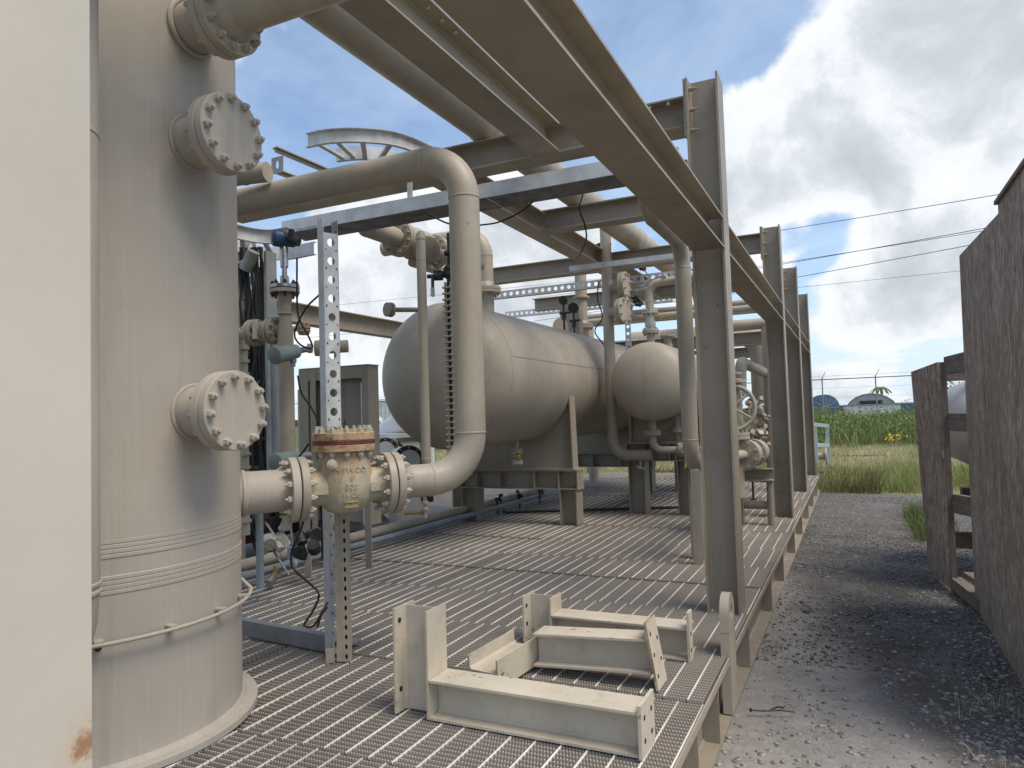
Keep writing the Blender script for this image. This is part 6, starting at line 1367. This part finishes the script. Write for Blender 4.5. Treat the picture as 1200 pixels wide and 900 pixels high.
# valves and fittings dangling along that line
q = V((-3.058, 4.787, -0.67)); t = thing('pipe_stand_valve', tuple(q), 'little stand with a valve under the big riser elbow', 'valve'); part('top_plate', B().disc(q + Z_ * 0.10, Z_, 0.05, 0.012, 16), paint, t); part('body', B().cyl(q + Z_ * 0.1, q - Z_ * 0.10, 0.016, 12).disc(q + Z_ * 0.02, Z_, 0.03, 0.02, 12).disc(q - Z_ * 0.03, Z_, 0.03, 0.02, 12), paint, t); part('handle', B().cyl(q + V((-0.16, -0.05, -0.06)), q - Z_ * 0.055, 0.014, 8), brass, t)
for i in range(3):
    q = V((-4.05 + i * 0.05, 8.0 + i * 0.55, -1.0)); bb = B(); random.seed(20 + i); lumpy(bb, q, 0.05, 6); bb.cyl(q, q - Z_ * 0.2, 0.012, 8)
    single('drain_cluster', bb, darkmetal, tuple(q), ['first dark drain fitting seen under the largest tank', 'middle dark drain fitting seen under the largest tank', 'last dark drain fitting seen under the largest tank'][i], 'fitting', 'drain fittings on the deck pipe')
random.seed(9)
pipe_thing('cross_deck_pipe', 'dark slim pipe lying across the deck behind the first saddle stand', [(-3.95, 7.95, -1.17), (-0.95, 9.3, -1.17)], 0.018, m=darkmetal)

# dark machinery behind the tower foot
t = thing('maroon_skid_unit', (-4.65, 5.2, -1.0), 'dark maroon machine with oily parts low behind the tower', 'machine')
q = V((-5.45, 5.35, -0.95)); t.location = (-5.5, 5.6, GZ)
part('housing', B().box((-6.4, 4.7, -1.15), (-5.35, 8.6, -0.66)), maroon, t); part('base_rail', B().box((-6.4, 4.6, -1.42), (-5.12, 9.4, -1.32)), darkmetal, t)
part('frame_bar', B().box((-5.30, 4.6, -0.98), (-5.26, 8.8, -0.93)), darkmetal, t); part('frame_bar', B().box((-5.30, 4.6, -1.30), (-5.22, 4.7, -0.7)), darkmetal, t)
bb = B(); lumpy(bb, (-5.15, 5.75, -0.85), 0.17, 18); part('engine_parts', bb, darkmetal, t); bb = B(); lumpy(bb, (-5.0, 5.3, -0.78), 0.07, 8); part('fittings', bb, brass, t)
part('drum', B().cyl((-5.1, 6.3, -0.98), (-5.1, 6.9, -0.98), 0.13, 20), darkmetal, t); part('exhaust_pipe', B().cyl((-5.05, 7.0, -1.15), (-4.98, 7.5, -0.80), 0.07, 20), white, t)
q = V((-4.95, 4.98, -0.80))
random.seed(31); bb = B()
for k in range(9):
    r_ = 0.16 + random.uniform(0, 0.08); cx_ = q.x + 0.12 + random.uniform(-0.04, 0.04); cz_ = q.z + random.uniform(-0.05, 0.1)
    bb.sweep([(cx_ + r_ * 0.6 * math.cos(PI * j / 12 + PI), q.y - 0.12 + k * 0.015, cz_ + r_ * 1.6 * math.sin(PI * j / 12 + PI)) for j in range(13)], 0.011, 6)
single('coiled_hoses', bb, rubber, tuple(q), 'loops of black hose hanging in front of the maroon machine', 'hoses')

for i, (q_, sd_, m_, lb_) in enumerate((((-3.732, 3.676, -0.364), 41, darkmetal, 'dark oily fittings low beside the tower, highest of the stack'), ((-3.698, 3.702, -0.552), 42, galv_bolt, 'pale pipe fittings low beside the tower under the dark ones'), ((-3.855, 4.191, -0.744), 43, darkmetal, 'dark fittings seen under the valve nozzle beside the machine'), ((-3.853, 5.078, -0.726), 46, darkmetal, 'dark fittings below the check valve at the deck edge'))):
    instr(q_, lb_, sd_, 0.26 if sd_ < 46 else 0.13, m_, tube=sd_ < 43)
# dangling black cables
def cable(pts, r, label, name='black_cable', n=20):
    pts = smooth_pts(pts, n); single(name, B().sweep(pts, r, 8), rubber, pts[0], label, 'cable')
cable([(-2.405, 2.703, -0.428), (-2.396, 2.656, -0.51), (-2.437, 2.641, -0.602), (-2.438, 2.645, -0.683), (-2.337, 2.641, -0.747), (-2.262, 2.623, -0.792), (-2.294, 2.612, -0.87), (-2.332, 2.597, -0.932), (-2.29, 2.617, -0.933), (-2.251, 2.632, -0.868), (-2.262, 2.681, -0.842)], 0.0055, 'long black cable curling from the valve flange down to the deck')
cable([(-2.276, 2.624, -0.941), (-2.259, 2.629, -0.891), (-2.266, 2.68, -0.865)], 0.0055, 'short black cable end standing on the deck at the post foot')
cable([(-2.37, 2.773, -0.395), (-2.372, 2.778, -0.52), (-2.376, 2.784, -0.666)], 0.0055, 'straight black cable hanging left of the galvanised post foot')
cable([(-2.903, 3.227, 0.97), (-2.913, 3.233, 0.755), (-2.911, 3.241, 0.62), (-2.862, 3.27, 0.503), (-2.847, 3.28, 0.437), (-2.909, 3.25, 0.459), (-2.937, 3.233, 0.53), (-2.804, 3.179, 0.652), (-2.654, 3.136, 0.72)], 0.0055, 'black cable looping from the blue transmitter to the perforated post')
cable([(-2.861, 3.171, 0.273), (-2.848, 3.182, 0.175), (-2.799, 3.21, 0.085), (-2.756, 3.236, -0.024), (-2.748, 3.241, -0.048)], 0.0055, 'black cable drooping from the upper sage transmitter')
cable([(-2.587, 4.13, 1.42), (-2.469, 4.19, 1.346), (-2.365, 4.241, 1.307)], 0.006, 'thin black cable under the tray left of the riser')
cable([(-2.295, 4.383, 1.342), (-2.17, 4.442, 1.361), (-2.021, 4.509, 1.434), (-1.897, 4.562, 1.549), (-1.809, 4.492, 1.569)], 0.006, 'thin black cable swooping under the tray right of the riser')
cable([(-1.797, 5.156, 1.688), (-1.826, 5.148, 1.577), (-1.829, 5.262, 1.491), (-1.887, 5.459, 1.42), (-2.07, 5.817, 1.394), (-2.402, 6.542, 1.484)], 0.007, 'black cable hanging from the tray past the upper beams')
cable([(-2.809, 8.556, 1.663), (-2.838, 8.553, 1.449), (-2.791, 8.587, 1.212), (-2.886, 8.55, 1.043), (-2.788, 8.606, 0.857), (-2.661, 8.457, 0.626)], 0.008, 'black cable snaking down beside the slim vertical pipe')
cable([(-2.914, 3.061, -0.24), (-2.818, 3.105, -0.195), (-2.685, 3.053, -0.113)], 0.006, 'black cable curving over the lower sage transmitter')

# ---------------------------------------------------------------- yard equipment seen left of the largest tank
def spool(p, ax, r, L, rf, label, face=True):
    p = V(p); ax = V(ax).normalized(); t = thing('flanged_spool', (p.x, p.y, p.z - rf), label, 'pipe spool', 'white flanged spools beyond the skid')
    part('barrel', B().cyl(p, p + ax * L, r, 28), white, t); bb = B().disc(p, ax, rf, 0.04, 36).disc(p + ax * L, ax, rf, 0.04, 36); part('flange', bb, darkmetal, t)
    part('cover_plate', B().cyl(p - ax * 0.03, p - ax * 0.021, rf * 0.72, 28), tank_white, t)
    for i in range(10):
        a = 2 * PI * i / 10; y_ = ax.cross(Z_).normalized(); q_ = p + (Z_ * math.cos(a) + y_ * math.sin(a)) * rf * 0.87; part('bolt', B().cyl(q_ - ax * 0.035, q_ - ax * 0.018, 0.012, 6), galv_dull, t)
    return t
spool((-4.736, 6.633, -0.335), (-0.6, 1, 0), 0.11, 0.9, 0.145, 'left white spool with a dark bolted flange facing the camera')
spool((-4.284, 6.41, -0.434), (-0.75, 0.7, 0.05), 0.11, 0.9, 0.165, 'right white spool with a dark bolted flange behind the standpipe')
t = thing('grey_vent_duct', (-5.285, 7.468, -0.078), 'grey slanting pipe rising to the left of the largest tank', 'pipe'); a_, b_ = V((-5.512, 7.593, -0.295)), V((-4.926, 7.412, 0.021)); part('duct', B().cyl(a_, b_, 0.18, 24), white, t)
a_ = V((-5.287, 7.029, -0.189)); t = thing('yard_block', tuple(a_), 'pale flat topped block behind the white spools', 'equipment'); part('block', B().box((a_.x - 0.4, a_.y, -1.5), (a_.x + 0.42, a_.y + 0.5, a_.z - 0.02)), white, t); part('lid', B().box((a_.x - 0.44, a_.y - 0.04, a_.z - 0.02), (a_.x + 0.46, a_.y + 0.54, a_.z + 0.03)), tank_white, t)
random.seed(12)
for i in range(5):
    q = V((-8.404, 11.532, -0.165)) + V((i * 0.22, i * 0.3, random.uniform(-0.05, 0.25))); bb = B(); lumpy(bb, q, 0.14, 7); bb.cyl(q, V((q.x, q.y, GZ)), 0.05, 8)
    single('yard_fitting', bb, (white, galv_dull, darkmetal)[i % 3], (q.x, q.y, GZ), '%s loose fitting standing in the yard left of the largest tank' % ('leftmost white', 'second, grey', 'middle, dark', 'fourth, white', 'rightmost grey')[i], 'fitting', 'loose fittings in the yard beyond the left edge')
# pale tank trailer far beyond, seen below the largest tank
q = V((-7.602, 20.795, -0.5)); t = thing('white_trailer_tank', (q.x, q.y, GZ), 'white tank on a dark chassis seen under the largest vessel', 'tank')
part('tank', B().cyl((q.x - 2.4, q.y, q.z + 0.25), (q.x + 2.2, q.y, q.z + 0.25), 0.62, 36), white, t); part('chassis', B().box((q.x - 2.4, q.y - 0.3, GZ + 0.25), (q.x + 2.2, q.y + 0.3, GZ + 0.5)), darkmetal, t)
for i in range(3): part('wheel', B().cyl((q.x - 1.2 + i * 1.1, q.y - 0.5, GZ + 0.3), (q.x - 1.2 + i * 1.1, q.y - 0.3, GZ + 0.3), 0.3, 20), rubber, t)

# ---------------------------------------------------------------- timber crate clad in strand board along the right
cr = thing('timber_crate', (0.9, 5, GZ), 'tall crate side of two weathered strand boards at the right edge', 'crate')
def board(t, name, yA, yB, xa, xb, zt_a, zt_b, tk=0.015, x_top=0.03, z0=GZ + 0.01):
    """upright sheet from yA to yB; xa/xb its plan position at each end, leaning out by x_top at the top"""
    vs = []
    nz = 6
    for i, (y, x, zt) in enumerate(((yA, xa, zt_a), (yB, xb, zt_b))):
        pass
    A = [(xa, yA, z0), (xb, yB, z0), (xb + x_top, yB, zt_b), (xa + x_top, yA, zt_a)]
    bb = B(); bb.add(A + [(p[0] + tk, p[1], p[2]) for p in A], [(0, 1, 2, 3), (7, 6, 5, 4), (0, 4, 5, 1), (1, 5, 6, 2), (2, 6, 7, 3), (3, 7, 4, 0)])
    return part(name, bb, osb, t)
ys = (0.765, 4.635, 1.05)[1]; TOPA = 1.10; TOPB = (0.765, 4.642, 1.028)[2]; TOPC = (0.765, 4.628, 1.071)[2]; TOPD = TOPC
# far sheet, then the near one standing 65 mm taller
board(cr, 'strand_board', 6.245, ys + 0.004, 0.739, 0.735, TOPA, TOPB)
board(cr, 'strand_board', ys - 0.004, 3.55, 0.733, 0.727, TOPC, TOPD)
part('cap_board', B().box((0.745, 3.55, TOPC + 0.002), (1.0, ys, TOPC + 0.022)), lumber, cr)
for y in (6.18, ys + 0.03, 3.6): part('stud', B().box((0.785, y - 0.02, GZ + 0.01), (0.875, y + 0.02, 0.9)), lumber, cr)
for z in (GZ + 0.06, -0.1, 0.75): part('rail', B().box((0.79, 3.57, z), (0.87, 6.15, z + 0.09)), lumber, cr)
bb = B(); board_back = part('end_wall', B().box((0.90, 3.55, GZ + 0.01), (2.6, 3.565, 0.95)), osb, cr)
part('back_wall', B().box((2.6, 3.55, GZ + 0.01), (2.615, 6.2, 0.95)), osb, cr)
# lower crate beyond: one leaning narrow board on a timber frame
c2 = thing('low_timber_crate', (0.8, 6.9, GZ), 'lower broken crate, one leaning strand board on a grey timber frame', 'crate')
A = [(0.548, 7.5, GZ + 0.01), (0.628, 6.80, GZ + 0.01), (0.640, 6.80, 0.342), (0.498, 7.58, 0.302)]
bb = B(); bb.add(A + [(p[0] + 0.016, p[1] + 0.003, p[2]) for p in A], [(0, 1, 2, 3), (7, 6, 5, 4), (0, 4, 5, 1), (1, 5, 6, 2), (2, 6, 7, 3), (3, 7, 4, 0)]); part('leaning_strand_board', bb, osb, c2)
def lum(name, p0, p1, wd, ht, upv=(0, 0, 1)):
    p0, p1 = V(p0), V(p1); d = p1 - p0; L = d.length; bb = B().obox((0, 0, 0), Y_, X_, Z_, L / 2, wd / 2, ht / 2); me = bb.mesh(name, angle=0)
    o = link(name, me, lumber, c2); d.normalize(); upv = V(upv); s_ = d.cross(upv).normalized(); u_ = s_.cross(d)
    o.matrix_local = Matrix.Translation((p0 + p1) / 2 - root_loc(c2)) @ Matrix(((s_.x, d.x, u_.x, 0), (s_.y, d.y, u_.y, 0), (s_.z, d.z, u_.z, 0), (0, 0, 0, 1))); return o
lum('frame_post', (0.665, 6.745, GZ + 0.02), (0.672, 6.745, 0.335), 0.038, 0.088, (0, 1, 0))
lum('frame_rail', (0.700, 6.72, 0.305), (0.80, 6.32, 0.315), 0.045, 0.14); lum('frame_rail', (0.700, 6.72, -0.15), (0.80, 6.32, -0.15), 0.045, 0.14)
lum('frame_rail', (0.700, 6.72, -0.80), (0.82, 6.26, -0.78), 0.045, 0.15)
lum('bottom_plank', (0.68, 6.76, GZ + 0.06), (0.80, 5.9, GZ + 0.06), 0.09, 0.10); lum('bottom_plank', (0.80, 6.78, GZ + 0.13), (0.90, 6.2, GZ + 0.13), 0.14, 0.04)
lum('cross_plank', (0.64, 7.4, GZ + 0.3), (2.2, 7.4, GZ + 0.3), 0.05, 0.14); lum('cross_plank', (0.7, 7.5, 0.25), (2.2, 7.5, 0.25), 0.05, 0.10)
t = thing('white_vessel_in_crate', (1.5, 7.6, GZ), 'pale grey tank standing inside the broken crate', 'tank')
part('shell', B().rev([(0.0, 0), (0.30, 0.04), (0.52, 0.14), (0.62, 0.30), (0.62, 0.52), (0.54, 0.72), (0.34, 0.86), (0, 0.93)], (1.26, 7.75, -0.64), (0.10, 0.2, 1), 48), tank_white, t)
part('saddle', B().box((0.95, 7.2, GZ + 0.3), (1.9, 7.9, -0.55)), darkmetal, t)
part('base_strap', B().box((0.85, 7.0, GZ + 0.55), (1.8, 7.12, GZ + 0.62)), darkmetal, t); part('skid_rail', B().box((0.78, 6.95, -0.88), (1.9, 7.1, -0.70)), darkmetal, t)
q = V((0.928, 7.752, 0.049)); t = thing('shipping_tag', tuple(q), 'weathered paper tag wired to the pale tank in the crate', 'tag')
ta = V((0.2, 0.1, 1)).normalized(); bb = B().obox(q, ta, (0.85, -0.5, 0), V((0.85, -0.5, 0)).cross(ta), 0.085, 0.035, 0.004); part('card', bb, paper, t)
part('print_block', B().obox(q - Y_ * 0.008 - ta * 0.03, ta, (0.85, -0.5, 0), V((0.85, -0.5, 0)).cross(ta), 0.03, 0.028, 0.001), darkmetal, t); part('wire', B().sweep([q + ta * 0.08, q + V((0.05, 0.05, 0.12)), q + V((0.12, 0.2, 0.1))], 0.003, 6), darkmetal, t)
